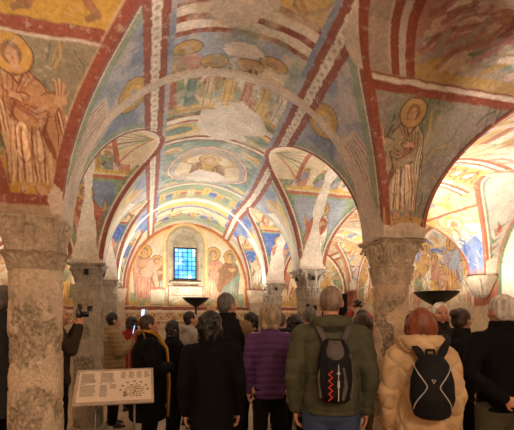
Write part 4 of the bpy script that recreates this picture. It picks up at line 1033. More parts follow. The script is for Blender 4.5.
def person(px, d, H, face, label, jacket, jmat, hem=.50, trousers='darktrouser', hair='short', hcol='dark', skin=0, arms=('down', 'down'), head=(0, 0), puff=.0, quilt=None, build=1.0, collar='plain', far=False, group=None, glasses=False, loc=None, stance=.0, nohair=False, sleeve=None, hood=None):
    X, Y = loc or at(px, d)
    root = tag(empty('person', (X, Y, 0), R(face)), label, 'person', group)
    vox = .011 if far else .0075
    B = build; sk = SK[skin]
    def sec(rows): return [(z * H, 0, y * H, rx * H * B, ry * H * B) for z, y, rx, ry in rows]
    # ---- body: one continuous skin
    mb = MB()
    mb.loft(sec([(.455, 0, .060, .050), (.49, -.004, .096, .064), (.53, -.006, .101, .068), (.60, 0, .085, .058), (.68, 0, .092, .062), (.75, .002, .102, .066), (.80, 0, .105, .058), (.83, -.002, .080, .045), (.85, -.004, .045, .038)]))
    hc = Vector((0, .012 * H, .930 * H)); Rh = Matrix.Rotation(R(head[0]), 3, 'Z') @ Matrix.Rotation(R(head[1]), 3, 'X')
    def hp(x, y, z): return hc + Rh @ (Vector((x, y, z)) * H)
    mb.cone((0, -.008 * H, .82 * H), hp(0, -.010, -.035), .034 * H, .030 * H, 16)
    mb.ell(hp(0, -.006, .012), (.0445 * H, .056 * H, .055 * H), Rh, 24)
    mb.ell(hp(0, .010, -.022), (.036 * H, .040 * H, .046 * H), Rh, 20)
    mb.ell(hp(0, .030, -.050), (.018 * H, .016 * H, .015 * H), Rh, 12)           # chin
    mb.cone(hp(0, .046, .008), hp(0, .060, -.018), .005 * H, .0085 * H, 10)       # nose
    mb.cone(hp(-.024, .043, .014), hp(.024, .043, .014), .006 * H, .006 * H, 10)  # brow
    mb.cone(hp(-.012, .046, -.034), hp(.012, .046, -.034), .0052 * H, .0052 * H, 10)
    for s in (-1, 1):
        mb.ell(hp(s * .026, .030, -.016), (.014 * H, .016 * H, .014 * H), Rh, 12)
        mb.ell(hp(s * .046, -.006, -.006), (.006 * H, .013 * H, .019 * H), Rh, 12)
        e, w, hd, pn = ARM[arms[0] if s < 0 else arms[1]]
        sh = (s * .108 * H * B, -.002 * H, .805 * H); E = hv(H, (e[0] * B, e[1], e[2]), s); W = hv(H, (w[0] * B, w[1], w[2]), s)
        mb.chain([(s * .06 * H, 0, .80 * H), sh, E, W], [.040 * H, .034 * H, .025 * H, .017 * H], 12)
        hand(mb, W, (hd[0] * s, hd[1], hd[2]), (pn[0] * s, pn[1], pn[2]), 1 if s > 0 else -1, H, .5)
        st = stance * s
        hip = (s * .052 * H, 0, .50 * H); kn = (s * (.056 + abs(stance)) * H, .012 * H + st * .3 * H, .275 * H); an = (s * (.060 + abs(stance) * 1.3) * H, -.012 * H + st * .5 * H, .045 * H)
        mb.chain([hip, kn, an], [.055 * H, .036 * H, .024 * H], 14)
        mb.chain([(an[0], an[1] - .012 * H, .022 * H), (an[0] + s * .008 * H, an[1] + .085 * H, .016 * H)], [.022 * H, .016 * H], 12)
    put(remesh(mb, vox, 3), 'body', sk, root)
    # ---- face details
    for s in (-1, 1): MB().ell(hp(s * .018, .0425, .002), (.0075 * H, .0045 * H, .0040 * H), Rh, 12).build('eye', M['eye'], root)
    MB().ell(hp(0, .0505, -.034), (.0125 * H, .0035 * H, .0042 * H), Rh, 12).build('lips', M['lip'], root)
    if glasses:
        g = MB()
        for s in (-1, 1):
            c = hp(s * .019, .060, .002)
            pts = [c + Rh @ Vector((math.cos(a) * .0145 * H, 0, math.sin(a) * .011 * H)) for a in np.linspace(0, 2 * math.pi, 17)]
            for a, b in zip(pts[:-1], pts[1:]): g.cone(a, b, .0013, .0013, 6, False)
            g.cone(hp(s * .034, .060, .003), hp(s * .049, -.006, .004), .0016, .0016, 6)
        g.cone(hp(-.005, .061, .004), hp(.005, .061, .004), .0014, .0014, 6); g.build('glasses', M['lens'], root)
    # ---- hair
    if hair != 'none':
        hb = MB(); seed = int(px) + 3
        rr = random.Random(seed)
        if hair == 'stubble': hb.ell(hp(0, -.012, .010), (.0465 * H, .054 * H, .056 * H), Rh, 28); amp = .001
        else:
            hb.ell(hp(0, -.013, .017), (.051 * H, .056 * H, .058 * H), Rh, 28); amp = .004
            hb.ell(hp(0, -.030, -.010), (.046 * H, .036 * H, .042 * H), Rh, 20)
        if hair == 'bob':
            hb.ell(hp(0, -.022, -.030), (.058 * H, .043 * H, .052 * H), Rh, 24); hb.ell(hp(0, -.020, .0), (.060 * H, .052 * H, .055 * H), Rh, 24)
            for s in (-1, 1): hb.chain([hp(s * .045, -.002, .03), hp(s * .052, .008, -.02), hp(s * .048, .010, -.060)], [.018 * H, .018 * H, .013 * H], 10)
            hb.chain([hp(-.03, -.045, -.06), hp(.03, -.045, -.06)], [.018 * H, .018 * H], 10)
            amp = .005
        if hair in ('curly', 'long'):
            for k in range(95):
                a = rr.uniform(0, 2 * math.pi); z = rr.uniform(-.07 if hair == 'curly' else -.12, .05)
                q = math.sqrt(max(.1, 1 - max(0, z / .075) ** 2)); x, y = .053 * math.cos(a) * q, -.014 + .055 * math.sin(a) * q
                if y > .02 and z < .022: continue
                hb.ell(hp(x, y, z), (.0115 * H, .0115 * H, .014 * H), None, 8)
            amp = .006
        if hair == 'bun':
            hb.ell(hp(0, -.060, .040), (.030 * H, .026 * H, .028 * H), Rh, 16); amp = .004
        if hair == 'cap':
            hb.ell(hp(0, .0, .028), (.054 * H, .066 * H, .046 * H), Rh, 24)
            hb.ell(hp(0, .055, .020), (.040 * H, .035 * H, .006 * H), Rh, 20); amp = .001
        def fh(V, N):
            f = fbm(V[:, 0] * 45, V[:, 1] * 45, V[:, 2] * 9, seed, 2); return V + N * (amp * f)[:, None]
        put(remesh(hb, .008 if far else .006, 4, fh), 'hair' if hair != 'cap' else 'flat_cap', HM[hcol], root)
    # ---- trousers
    mb = MB()
    mb.loft(sec([(.43, 0, .055, .045), (.47, -.004, .100, .070), (.52, -.006, .107, .075), (.57, -.002, .100, .068), (.60, 0, .094, .064)]))
    for s in (-1, 1):
        st = stance * s
        mb.chain([(s * .052 * H * B, 0, .49 * H), (s * (.057 + abs(stance)) * H, .012 * H + st * .3 * H, .275 * H), (s * (.061 + abs(stance) * 1.3) * H, -.010 * H + st * .5 * H, .05 * H)], [.064 * H * B, .046 * H * B, .036 * H], 16)
    def ft(V, N): return V + N * (.006 * fbm(V[:, 0] * 9, V[:, 1] * 9, V[:, 2] * 16, 3, 2))[:, None]
    put(remesh(mb, .014 if far else .010, 4, ft), 'trousers', M[trousers], root)
    for s in (-1, 1):
        ax = s * (.061 + abs(stance) * 1.3) * H; ay = -.010 * H + stance * s * .5 * H
        m2 = MB(); m2.loft([(0, ax + s * .004 * H, ay + .030 * H, .028 * H, .078 * H), (.012, ax + s * .004 * H, ay + .030 * H, .030 * H, .080 * H), (.035, ax, ay + .026 * H, .027 * H, .072 * H), (.06, ax, ay + .010 * H, .024 * H, .050 * H), (.085, ax, ay - .004 * H, .023 * H, .030 * H)], 24, 2.3)
        m2.build('shoe', M['shoe'], root)
    # ---- jacket
    p = puff
    rows = []
    flare = .012 if hem < .45 else 0
    for z, y, rx, ry in [(hem, -.002, .098 + flare, .078 + flare), (hem + .03, -.002, .101 + flare * .8, .081 + flare), (max(hem + .05, .55), -.003, .100, .078), (.60, 0, .095, .074), (.68, 0, .099, .077), (.75, .002, .112, .080), (.80, 0, .116, .070), (.832, -.003, .088, .052), (.852, -.005, .055, .045), (.868, -.006, .047, .044)]:
        rows.append((z, y, rx + p * (1 if z < .8 else .5), ry + p * (1 if z < .8 else .5)))
    rows.sort(key=lambda r: r[0]); rows = [r for i, r in enumerate(rows) if i == 0 or r[0] - rows[i - 1][0] > .008]
    mb = MB(); mb.loft(sec(rows), 32, 2.3)
    slv = MB() if sleeve else mb
    for s in (-1, 1):
        e, w, hd, pn = ARM[arms[0] if s < 0 else arms[1]]; E = Vector(hv(H, (e[0] * B, e[1], e[2]), s)); W = Vector(hv(H, (w[0] * B, w[1], w[2]), s))
        if p: E.x += s * p * H * .8; 
        W2 = E.lerp(W, .95)
        slv.chain([(s * .075 * H * B, 0, .795 * H), (s * .112 * H * B, -.002 * H, .795 * H), tuple(E), tuple(W2)], [(.044 + p * .5) * H, (.041 + p * .7) * H, (.031 + p * .7) * H, (.025 + p * .5) * H], 16)
    if collar == 'high': mb.loft([(.835 * H, 0, -.004 * H, .062 * H, .056 * H), (.86 * H, 0, -.002 * H, .056 * H, .054 * H), (.885 * H, 0, 0, .052 * H, .052 * H)], 24, 2)
    if collar == 'hood':
        mb.ell((0, -.058 * H, .845 * H), (.070 * H, .038 * H, .036 * H), Matrix.Rotation(R(-15), 3, 'X'), 24)
        for s in (-1, 1): mb.chain([(s * .055 * H, -.045 * H, .85 * H), (s * .062 * H, .0, .85 * H), (s * .035 * H, .045 * H, .825 * H)], [.026 * H, .024 * H, .018 * H], 12)
    if collar == 'bighood':
        mb.ell((0, -.060 * H, .850 * H), (.088 * H, .045 * H, .045 * H), Matrix.Rotation(R(-10), 3, 'X'), 24)
        for s in (-1, 1): mb.chain([(s * .06 * H, -.045 * H, .86 * H), (s * .075 * H, .0, .855 * H), (s * .045 * H, .050 * H, .83 * H)], [.034 * H, .032 * H, .022 * H], 12)
    seed = int(px)
    def fj(V, N):
        x, y, z = V[:, 0], V[:, 1], V[:, 2]
        f = .007 * fbm(x * 7, y * 7, z * 11, seed, 3) + .004 * fbm(x * 22, y * 22, z * 30, seed + 5, 2)
        if quilt == 'rings':
            ph = (z + .010 * vnoise(x * 6, y * 6, 0, seed)) / (.043 * H / 1.7 * 1.45); f = f * .7 + .011 * (np.abs(np.sin(math.pi * ph)) ** .55 - .8)
        if quilt == 'wide':
            ph = (z + .012 * vnoise(x * 6, y * 6, 0, seed)) / .115; f = f + .009 * (np.abs(np.sin(math.pi * ph)) ** .45 - .85)
        if quilt == 'diamond':
            a = np.arctan2(y, x * .8); u_ = a * .19
            g1 = np.abs(np.sin(math.pi * (z + u_) / .19)) ** .35; g2 = np.abs(np.sin(math.pi * (z - u_) / .19)) ** .35
            f = f * .35 + .022 * (np.minimum(g1, g2) - .85)
        return V + N * f[:, None]
    put(remesh(mb, .012 if far else .0085, 5, fj), jacket, jmat, root)
    if sleeve: put(remesh(slv, .012 if far else .0085, 5, fj), 'sleeves', sleeve, root)
    root['H'] = H
    return root

def local(root, p):
    """world point of a point given in the person's own frame"""
    return Matrix.Translation(root.location) @ root.rotation_euler.to_matrix().to_4x4() @ Vector(p)
def follow(name, root, p, label, cat, group=None, rz=0.0):
    w = local(root, p); return tag(empty(name, tuple(w), root.rotation_euler.z + rz), label, cat, group)

oliv = cloth('olive_nylon', (.060, .062, .035), .55); purp = cloth('purple_nylon', (.085, .030, .115), .45); beig = cloth('beige_nylon', (.52, .36, .20), .5)
oli2 = cloth('brown_olive_nylon', (.26, .175, .08), .45); redc = cloth('dark_red_wool', (.22, .012, .014)); navy = cloth('navy_wool', (.014, .018, .032)); khak = cloth('khaki_sleeves', (.20, .13, .06)); lgry = cloth('light_grey_fleece', (.34, .31, .28))
yelw = cloth('mustard_wool', (.62, .32, .035)); chec = cloth('red_check', (.26, .03, .03)); dkbr = cloth('dark_brown_cloth', (.045, .030, .022)); dgry = cloth('charcoal_cloth', (.03, .03, .032))

P16 = person(331, 2.9, 1.80, -22, 'tall man from behind with cropped grey hair and green hooded jacket over blue jeans', 'quilted_jacket', oliv, .49, 'jean', 'stubble', 'stubble', 1, ('slim', 'slim'), (0, 0), .010, 'wide', 1.02, 'hood')
P12 = person(270, 3.9, 1.685, -16, 'woman from behind with ash blonde bob in a purple ribbed puffer jacket', 'puffer_jacket', purp, .465, 'darktrouser', 'bob', 'blonde', 0, ('slim', 'slim'), (0, 0), .006, 'rings', .90, 'plain')
P19 = person(421, 2.75, 1.625, -32, 'woman from behind with auburn bob in a bulky beige quilted coat', 'puffer_coat', beig, .40, 'darktrouser', 'bob', 'red', 0, ('slim', 'slim'), (0, 0), .012, 'diamond', .90, 'bighood')
P10 = person(212, 3.2, 1.61, -8, 'curly dark haired person from behind in a long black coat, left of the purple jacket', 'long_coat', M['blackcloth'], .30, 'darktrouser', 'curly', 'dark', 0, ('slim', 'slim'), (-40, 0), .006, None, .95, 'high')
P22 = person(502, 3.1, 1.735, -14, 'white haired man in black jacket and olive trousers, hands clasped behind his back', 'wool_jacket', M['blackcloth'], .49, 'olivetr', 'short', 'silver', 1, ('behind', 'behind'), (10, 0), .004, None, 1.0, 'high')
P1 = person(5, 3.4, 1.83, -30, 'person in grey cap and patterned dark coat cut off by the left edge', 'dark_coat', dgry, .40, 'darktrouser', 'cap', 'grey', 1, ('down', 'fold'), (-10, 0), .006, None, 1.0, 'high')
P2 = person(57, 4.25, 1.69, -72, 'dark clothed man between the two left columns holding a camera up to his face', 'dark_jacket', dkbr, .49, 'darktrouser', 'stubble', 'stubble', 1, ('camera', 'camera'), (0, 8), .004, None, .95, 'plain')
P3 = person(113, 5.7, 1.62, -80, 'black haired woman in a brown olive puffer jacket looking at her phone', 'puffer_jacket', oli2, .50, 'darktrouser', 'short', 'dark', 0, ('slim', 'chest'), (0, 12), .022, 'rings', 1.05, 'high')
P4 = person(132, 6.6, 1.56, -30, 'person in a dark red coat raising a bright phone beyond the yellow scarf', 'red_coat', redc, .42, 'darktrouser', 'curly', 'dark', 0, ('high', 'high'), (0, 0), .008, None, 1.0, 'high', far=True)
P5 = person(148, 4.3, 1.585, -82, 'short haired woman with glasses in a dark coat and a long mustard yellow scarf', 'dark_coat', M['blackcloth'], .30, 'darktrouser', 'short', 'brown', 1, ('slim', 'fold'), (0, 12), .024, None, 1.05, 'high', glasses=True)
P6 = person(173, 5.0, 1.515, -75, 'curly haired person in black with glasses, looking right below the torch bowl', 'black_coat', M['blackcloth'], .42, 'darktrouser', 'curly', 'dark', 0, ('slim', 'fold'), (0, 5), .008, None, 1.05, 'plain', far=True, glasses=True)
P7 = person(190, 5.7, 1.635, -75, 'dark haired person with a light grey hooded top directly below the torch bowl', 'grey_top', lgry, .47, 'darktrouser', 'short', 'dark', 0, ('chest', 'chest'), (-10, 10), .006, None, 1.0, 'hood', far=True)
P8 = person(211, 6.3, 1.74, -20, 'bald man mostly hidden behind the curly haired person in black', 'dark_jacket', navy, .48, 'darktrouser', 'none', 'grey', 0, ('slim', 'slim'), (0, 0), .006, None, 1.0, 'plain', far=True)
P9 = person(227, 4.3, 1.815, -28, 'tall grey haired man with a black vest over khaki sleeves, face turned right', 'black_vest', M['blackshell'], .48, 'darktrouser', 'short', 'grey', 1, ('slim', 'chest'), (-32, 0), .006, None, 1.02, 'high', sleeve=khak)
P11 = person(251, 4.9, 1.61, -15, 'dark haired person in black standing just left of the blonde bob', 'black_jacket', M['blackcloth'], .48, 'darktrouser', 'long', 'dark', 0, ('slim', 'slim'), (0, 0), .004, None, .95, 'plain', far=True)
P13 = person(281, 5.6, 1.61, -20, 'short haired grey man partly hidden right of the blonde bob', 'navy_jacket', navy, .48, 'darktrouser', 'short', 'grey', 1, ('slim', 'slim'), (-15, 0), .004, None, .95, 'plain', far=True)
P14 = person(295, 4.4, 1.585, -15, 'person with a round dark hairdo between purple jacket and green jacket', 'navy_coat', navy, .42, 'darktrouser', 'curly', 'dark', 0, ('slim', 'slim'), (0, 0), .004, None, .9, 'plain', far=True)
P15 = person(309, 5.15, 1.68, -18, 'grey haired man whose head shows above the left shoulder of the green jacket', 'dark_jacket', dgry, .48, 'darktrouser', 'short', 'grey', 1, ('slim', 'slim'), (15, 0), .004, None, .9, 'plain', far=True)
P17 = person(362, 5.4, 1.66, -15, 'person in a red checked jacket photographing with both arms raised before the doorway', 'checked_jacket', chec, .48, 'darktrouser', 'short', 'dark', 0, ('raise', 'raise'), (0, 10), .008, None, 1.0, 'plain', far=True)
P18 = person(363, 4.25, 1.60, -22, 'brown haired person in navy with brown trousers between green jacket and column', 'navy_jacket', navy, .49, 'browntr', 'bob', 'brown', 0, ('slim', 'slim'), (0, 0), .004, None, .9, 'plain')
P20 = person(440, 4.4, 1.715, 158, 'white haired man facing the viewer between the auburn hair and the black jackets', 'dark_jacket', dgry, .48, 'darktrouser', 'short', 'white', 1, ('slim', 'slim'), (0, 0), .004, None, .9, 'high')
P21 = person(461, 3.9, 1.645, -70, 'brown haired person with glasses in a bulky black jacket facing the side wall', 'black_jacket', M['blackshell'], .46, 'darktrouser', 'bun', 'brown', 0, ('slim', 'chest'), (-10, 0), .012, None, .9, 'high', glasses=True)

# ---- clothing extras that belong to a person
def ribbon(pts, w, th, name, mat, parent, nrm=None):
    """cloth band through pts with width direction given per point"""
    b = MB(); rr = []
    for p, wd, nr in pts:
        p, wd, nr = Vector(p), Vector(wd).normalized(), Vector(nr).normalized(); r = []
        for k in range(12):
            a = 2 * math.pi * k / 12; r.append(tuple(p + wd * (w / 2 * math.cos(a)) + nr * (th / 2 * math.sin(a))))
        rr.append(r)
    b.ring(rr); return b.build(name, mat, parent)
H5 = 1.575
sc_ = ribbon([((-.03, -.11, 1.36), (1, 0, .2), (0, -1, .3)), ((.06, -.07, 1.415), (.5, .8, 0), (.5, -.5, .7)), ((.095, .01, 1.41), (-.2, 1, 0), (.7, 0, .7)), ((.085, .10, 1.35), (.9, .2, .0), (0, .8, .5)), ((.07, .185, 1.22), (1, 0, 0), (0, 1, .15)), ((.07, .20, 1.05), (1, 0, 0), (0, 1, 0)), ((.085, .205, .85), (1, .1, 0), (0, 1, 0)), ((.08, .20, .66), (1, 0, 0), (0, 1, 0)), ((.085, .195, .50), (1, -.1, 0), (0, 1, 0))], .115, .030, 'scarf', yelw, P5)
sc_['label'] = 'long mustard yellow scarf hanging down the front'
# brown strap bag of the scarf woman
bg = follow('shoulder_bag', P5, (-.02, -.02, 0), 'brown leather bag on the strap of the yellow scarfed woman', 'bag')
bg.location = tuple(local(P5, (.21, -.12, .80))); M['tan'] = simple('brown_leather', (.20, .07, .025), .45)
MB().box((0, 0, .07), (.08, .26, .20), bev=.03).build('body', M['tan'], bg)
b = MB(); b.chain([(0, -.10, .16), (-.03, -.09, .40), (-.08, -.03, .60), (-.07, .05, .62), (-.02, .10, .38), (0, .10, .16)], [.008] * 6, 8); b.build('strap', M['tan'], bg)
# white sleeve pattern of the left person
M['wht'] = simple('pale_thread', (.45, .42, .38), .8)
b = MB()
for z in (1.12, 1.19, 1.26, 1.33):
    for k in range(4):
        a = R(-28 + 14 * k); c = (.29 + .022 * (z > 1.3) * -1, 0)
        b.cone((.155 + .095 * math.cos(a), .095 * math.sin(a) + .0, z + .012 * (k % 2)), (.155 + .095 * math.cos(a + .2), .095 * math.sin(a + .2), z + .012 * ((k + 1) % 2)), .004, .004, 6)
b.build('sleeve_pattern', M['wht'], P1)

# ---- phones and cameras in hands (things of their own)
M['screen'] = simple('lit_screen', (.2, .3, .5), .3, emit=(.45, .62, 1.0), estr=.45)
def phone(root, p, label, tilt=-12):
    t = follow('phone', root, p, label, 'phone', 'phones held by visitors')
    Rt = Matrix.Rotation(R(tilt), 3, 'X')
    MB().box((0, 0, .07), (.070, .009, .14), rot=Rt, bev=.004).build('body', M['lens'], t)
    MB().box(Rt @ Vector((0, -.0055, 0)) + Vector((0, 0, .07)), (.060, .002, .125), rot=Rt).build('screen', M['screen'], t, smooth=False); return t
H = 1.62; phone(P3, (.02, .165 * H + .02, .80 * H), 'phone with lit screen held at chest height by the woman in olive puffer')
H = 1.57; phone(P4, (.0, .20 * H + .03, .985 * H), 'phone raised high by the person in dark red')
def camera_(root, p, label):
    t = follow('photo_camera', root, p, label, 'camera', 'cameras held by visitors')
    MB().box((0, 0, 0), (.125, .05, .085), bev=.01).build('body', M['lens'], t)
    b = MB(); b.cone((0, .02, 0), (0, .10, 0), .032, .034, 20, False); b.build('lens', M['lens'], t)
    MB().box((0, 0, .05), (.045, .045, .025), bev=.006).build('viewfinder', M['lens'], t); return t
camera_(P2, (0, .125 * 1.70 + .0, .935 * 1.70), 'black camera held to the face of the man between the left columns')
camera_(P17, (0, .155 * 1.66, 1.045 * 1.66), 'small camera raised above the heads by the person in red check')

# ---- backpacks
M['bpgrey'] = cloth('grey_nylon', (.085, .072, .068), .6); M['bpblack'] = cloth('black_nylon', (.010, .010, .011), .5); M['redcord'] = simple('red_cord', (.65, .03, .015), .6); M['silver'] = simple('pale_plastic', (.45, .42, .40), .5)
def bag_shell(secs, pw=2.6, amp=.004, sd=0, vox=.008):
    mb = MB(); mb.loft(secs, 32, pw)
    def f(V, N): return V + N * (amp * fbm(V[:, 0] * 14, V[:, 1] * 14, V[:, 2] * 18, sd, 2))[:, None]
    return remesh(mb, vox, 4, f)
H = 1.80; by = -.175
t = follow('backpack', P16, (.01, by, .995), 'black and grey sports backpack with red cord lacing on the green jacket', 'backpack')
put(bag_shell([(.0, 0, -.04, .09, .05), (.03, 0, -.06, .125, .075), (.18, 0, -.075, .140, .095), (.33, 0, -.065, .130, .085), (.43, 0, -.04, .105, .06), (.48, 0, -.02, .07, .035)], 2.5, .005, 3), 'main_bag', M['bpblack'], t); t.scale = (.86, .88, .88)
put(bag_shell([(.30, .0, -.095, .060, .05), (.36, .0, -.095, .078, .055), (.42, 0, -.075, .070, .050), (.475, 0, -.045, .050, .035)], 2.3, .006, 5), 'top_pocket', M['bpgrey'], t)
put(bag_shell([(.02, 0, -.115, .075, .03), (.06, 0, -.140, .088, .04), (.22, 0, -.150, .078, .04), (.29, 0, -.135, .060, .03)], 2.6, .004, 6), 'front_pocket', M['bpblack'], t)
for pp, rr_ in (([(.055, -.178, .05), (.075, -.170, .14), (.060, -.165, .27)], [.014, .017, .010]), ([(-.11, -.12, .05), (-.12, -.12, .20), (-.10, -.10, .32)], [.012, .015, .012]), ([(.12, -.10, .05), (.13, -.10, .20), (.11, -.09, .36)], [.016, .02, .014])): MB().chain(pp, rr_, 8).build('grey_trim', M['bpgrey'], t)
b = MB()
b.bm.free()
b = MB(); zz = [(-.045 + (.022 if k % 2 else -.008), -.192 + .004 * (k % 2), .04 + k * .024) for k in range(10)]; b.chain(zz, [.0042] * 10, 6); b.build('red_lacing', M['redcord'], t)
b = MB(); b.box((.02, -.196, .16), (.018, .008, .05), bev=.003); b.box((.02, -.194, .24), (.025, .008, .012), bev=.002); b.chain([(.02, -.19, .04), (.02, -.194, .30)], [.004, .004], 6); b.build('buckle_strap', M['silver'], t)
for s in (-1, 1):
    ribbon([((s * .06, -.015, .44), (1, 0, 0), (0, -1, .3)), ((s * .085, -.025, .50), (1, 0, 0), (0, -1, .5)), ((s * .115, .03, .560), (1, .1, 0), (0, -.7, .7)), ((s * .128, .12, .610), (1, .2, -.2), (0, -.2, 1)), ((s * .135, .22, .610), (1, .0, -.1), (0, .2, 1)), ((s * .130, .33, .545), (1, 0, 0), (0, 1, .4)), ((s * .125, .36, .36), (1, 0, 0), (0, 1, 0))], .052, .014, 'shoulder_strap', M['bpgrey'], t)
t2 = follow('backpack', P19, (.04, -.180, .925), 'plain black rounded backpack with white piping on the beige coat', 'backpack')
put(bag_shell([(.0, 0, -.05, .085, .05), (.03, 0, -.07, .125, .08), (.15, 0, -.085, .155, .10), (.28, 0, -.085, .145, .10), (.38, 0, -.07, .115, .08), (.44, 0, -.045, .075, .05)], 2.3, .003, 8), 'main_bag', M['bpblack'], t2)
t2.scale = (.86, .9, .92)
def on_bag(x, z):      # point on the bag's rounded back face
    T_ = [(.0, -.05, .085, .05), (.03, -.07, .125, .08), (.15, -.085, .155, .10), (.28, -.085, .145, .10), (.38, -.07, .115, .08), (.44, -.045, .075, .05)]
    zs = [q[0] for q in T_]; cy = np.interp(z, zs, [q[1] for q in T_]); rx = np.interp(z, zs, [q[2] for q in T_]); ry = np.interp(z, zs, [q[3] for q in T_])
    return (x, cy - ry * max(0, 1 - abs(x / rx) ** 2.3) ** (1 / 2.3) - .001, z)
for s in (-1, 1):
    b = MB(); pts = []
    for k in range(19):
        t_ = k / 18; x = s * (.035 + .055 * math.sin(math.pi * min(1, t_ * 1.15)) + .045 * max(0, t_ - .55) * 2); x = s * (.040 + .085 * abs(math.cos(math.pi * (t_ * .95)) ) ** 1.3); pts.append(on_bag(x, .08 + .30 * t_))
    b.chain(pts, [.0038] * len(pts), 6); o = b.build('piping', M['silver'], t2); o['label'] = 'white piping curve'
b = MB(); p0 = on_bag(.0, .27)
b.chain([(p0[0] - .012, p0[1], p0[2] + .015), (p0[0], p0[1] - .001, p0[2] - .008), (p0[0] + .012, p0[1], p0[2] + .015), (p0[0] - .012, p0[1], p0[2] + .017)], [.0022] * 4, 6); b.build('small_emblem', M['silver'], t2)
b = MB(); b.chain([(-.03, .01, .42), (-.025, .0, .47), (.025, .0, .47), (.03, .01, .42)], [.007] * 4, 8); b.build('handle', M['bpblack'], t2)
for s in (-1, 1):
    ribbon([((s * .05, -.01, .40), (1, 0, 0), (0, -1, .3)), ((s * .08, -.015, .45), (1, 0, 0), (0, -1, .5)), ((s * .115, .06, .515), (1, .1, 0), (0, -.7, .7)), ((s * .135, .15, .555), (1, .2, -.2), (0, -.2, 1)), ((s * .142, .25, .550), (1, .0, -.1), (0, .2, 1)), ((s * .135, .36, .47), (1, 0, 0), (0, 1, .4)), ((s * .13, .40, .28), (1, 0, 0), (0, 1, 0))], .062, .016, 'shoulder_strap', M['bpblack'], t2)

# ================================================================== INFORMATION BOARD
M['board'] = simple('board_frame', (.42, .33, .25), .5); M['paper'] = simple('printed_sheet', (.72, .60, .48), .6, .04); M['ink'] = simple('grey_ink', (.22, .19, .16), .8); M['steel'] = simple('brushed_steel', (.20, .18, .17), .4, metal=.6)
ib = tag(empty('information_board', (*at(115, 3.56), 0), R(1)), 'tilted white information board with text columns and a vault plan on thin legs', 'sign')
BW, BD = .665, .40; tilt = math.atan2(.255, .30); RB = Matrix.Rotation(tilt, 3, 'X'); cz = .945
def bp(x, y, z=0): v = RB @ Vector((x, y, z)); return (v.x, v.y, v.z + cz)
MB().box(bp(0, 0), (BW, BD, .018), rot=RB, bev=.003).build('panel', M['board'], ib, smooth=False)
MB().box(bp(.003, .002, .011), (BW - .05, BD - .055, .003), rot=RB).build('printed_sheet', M['paper'], ib, smooth=False)
b = MB()
def bar(x, y, w, h): b.box(bp(x, y, .0135), (w, h, .0012), rot=RB)
rr = random.Random(4)
for (x0, y0_, w_, n) in ((-.285, .155, .125, 9), (-.125, .155, .12, 9), (-.285, .02, .13, 10), (-.125, .02, .065, 11), (-.045, .02, .06, 4)):
    bar(x0 + w_ * .1, y0_ + .006, w_ * .35, .004)
    for k in range(n): ww = w_ * rr.uniform(.82, 1); bar(x0 + ww / 2, y0_ - .012 - k * .0125, ww, .0045)
for x0 in (.045, .115, .185, .25):
    for k in range(7): ww = .052 * rr.uniform(.7, 1); bar(x0 + ww / 2, .155 - k * .0115, ww, .0042)
o = b.build('text_lines', M['ink'], ib, smooth=False); o['label'] = 'columns of fine grey text'
b = MB()
M['ink2'] = simple('brown_ink', (.25, .19, .10), .8)
for k in range(34):
    x = .17 + .075 * math.cos(k * 2.4) * (k / 34) ** .5 * 1.15; y = -.065 + .075 * math.sin(k * 2.4) * (k / 34) ** .5
    b.box(bp(x, y, .0125), (rr.uniform(.012, .028), rr.uniform(.008, .016), .0032), rot=RB)
for k in range(7): a = math.pi * k / 6; b.box(bp(.165 + .115 * math.cos(a), -.055 + .095 * math.sin(a), .0125), (.022, .016, .0032), rot=RB)
b.box(bp(.085, -.10, .0125), (.022, .065, .0032), rot=RB); b.box(bp(.165, -.05, .0112), (.26, .24, .001), rot=RB)
o = b.build('vault_plan', M['ink2'], ib, smooth=False); o['label'] = 'small brown plan of the painted vaults'
for s in (-1, 1):
    b = MB(); b.cone((s * .165, .02, .01), (s * .165, .02, cz - .0), .011, .011, 12, False); b.box((s * .165, .02, .006), (.09, .28, .012), bev=.003); b.build('leg', M['steel'], ib)

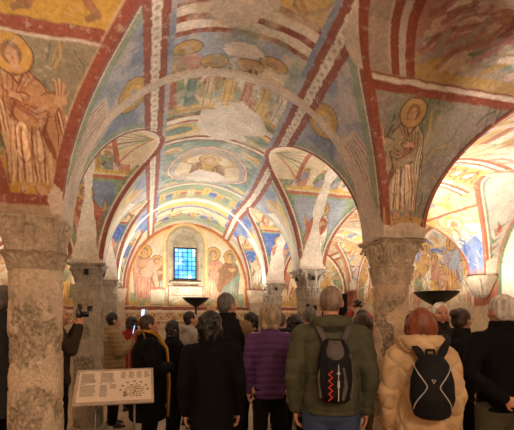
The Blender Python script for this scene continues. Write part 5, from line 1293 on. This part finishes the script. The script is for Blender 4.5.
torch(.95, 8.6, 1.95, .29, 55, 'black bowl torch lamp in front of the blue window', (1, .88, .72))
torch(3.80, 4.67, 1.90, .30, 62, 'black bowl torch lamp against the right side wall, above the white haired man', (1, .88, .72))
def unseen_uplight(X, Y, H, power, colr, name='uplight'):
    L = bpy.data.lights.new(name, 'SPOT'); L.energy = power; L.color = colr; L.shadow_soft_size = .12; L.spot_size = R(165); L.spot_blend = .6
    o = bpy.data.objects.new(name, L); o.location = (X, Y, H); o.rotation_euler = (math.pi, 0, 0); link(o); return o
unseen_uplight(-2.6, 4.3, 1.9, 50, (1, .86, .68))
unseen_uplight(-2.6, 8.6, 1.9, 35, (1, .86, .68))
unseen_uplight(4.2, 8.4, 1.9, 35, (1, .86, .68))
unseen_uplight(1.70, 6.4, 1.95, 20, (1, .90, .80)); unseen_uplight(-.15, 6.5, 1.95, 16, (1, .90, .80))  # two unseen lights added above the heads to brighten the nave crown
unseen_uplight(2.0, -.1, 1.9, 95, (1, .78, .64))
unseen_uplight(-2.0, .9, 1.9, 45, (1, .76, .54))
L = bpy.data.lights.new('front_fill_light', 'POINT'); L.energy = 34; L.color = (1, .76, .56); L.shadow_soft_size = .15  # unseen fill light added behind the camera to brighten columns and backs
o = bpy.data.objects.new('front_fill_light', L); o.location = (.5, -1.1, 2.7); link(o)

w = bpy.data.worlds.new('World'); scn.world = w; w.use_nodes = True
w.node_tree.nodes['Background'].inputs[0].default_value = (.5, .45, .4, 1); w.node_tree.nodes['Background'].inputs[1].default_value = .05

cam = bpy.data.cameras.new('camera'); co = bpy.data.objects.new('camera', cam); link(co)
co.location = (0, 0, EYE); co.rotation_euler = (math.pi / 2, 0, -YAW)
cam.sensor_fit = 'HORIZONTAL'; cam.sensor_width = 36; cam.lens = FOC / 514 * 36
cam.shift_y = (HORIZ - 215) / 514; cam.clip_start = .05
scn.camera = co
vs_ = scn.view_settings; vs_.view_transform = 'Standard'; vs_.look = 'None'; vs_.exposure = 2.02; vs_.gamma = 1; vs_.use_curve_mapping = False
scn.cycles.max_bounces = 8; scn.cycles.diffuse_bounces = 5; scn.cycles.use_denoising = True
scn.cycles.sample_clamp_indirect = 4
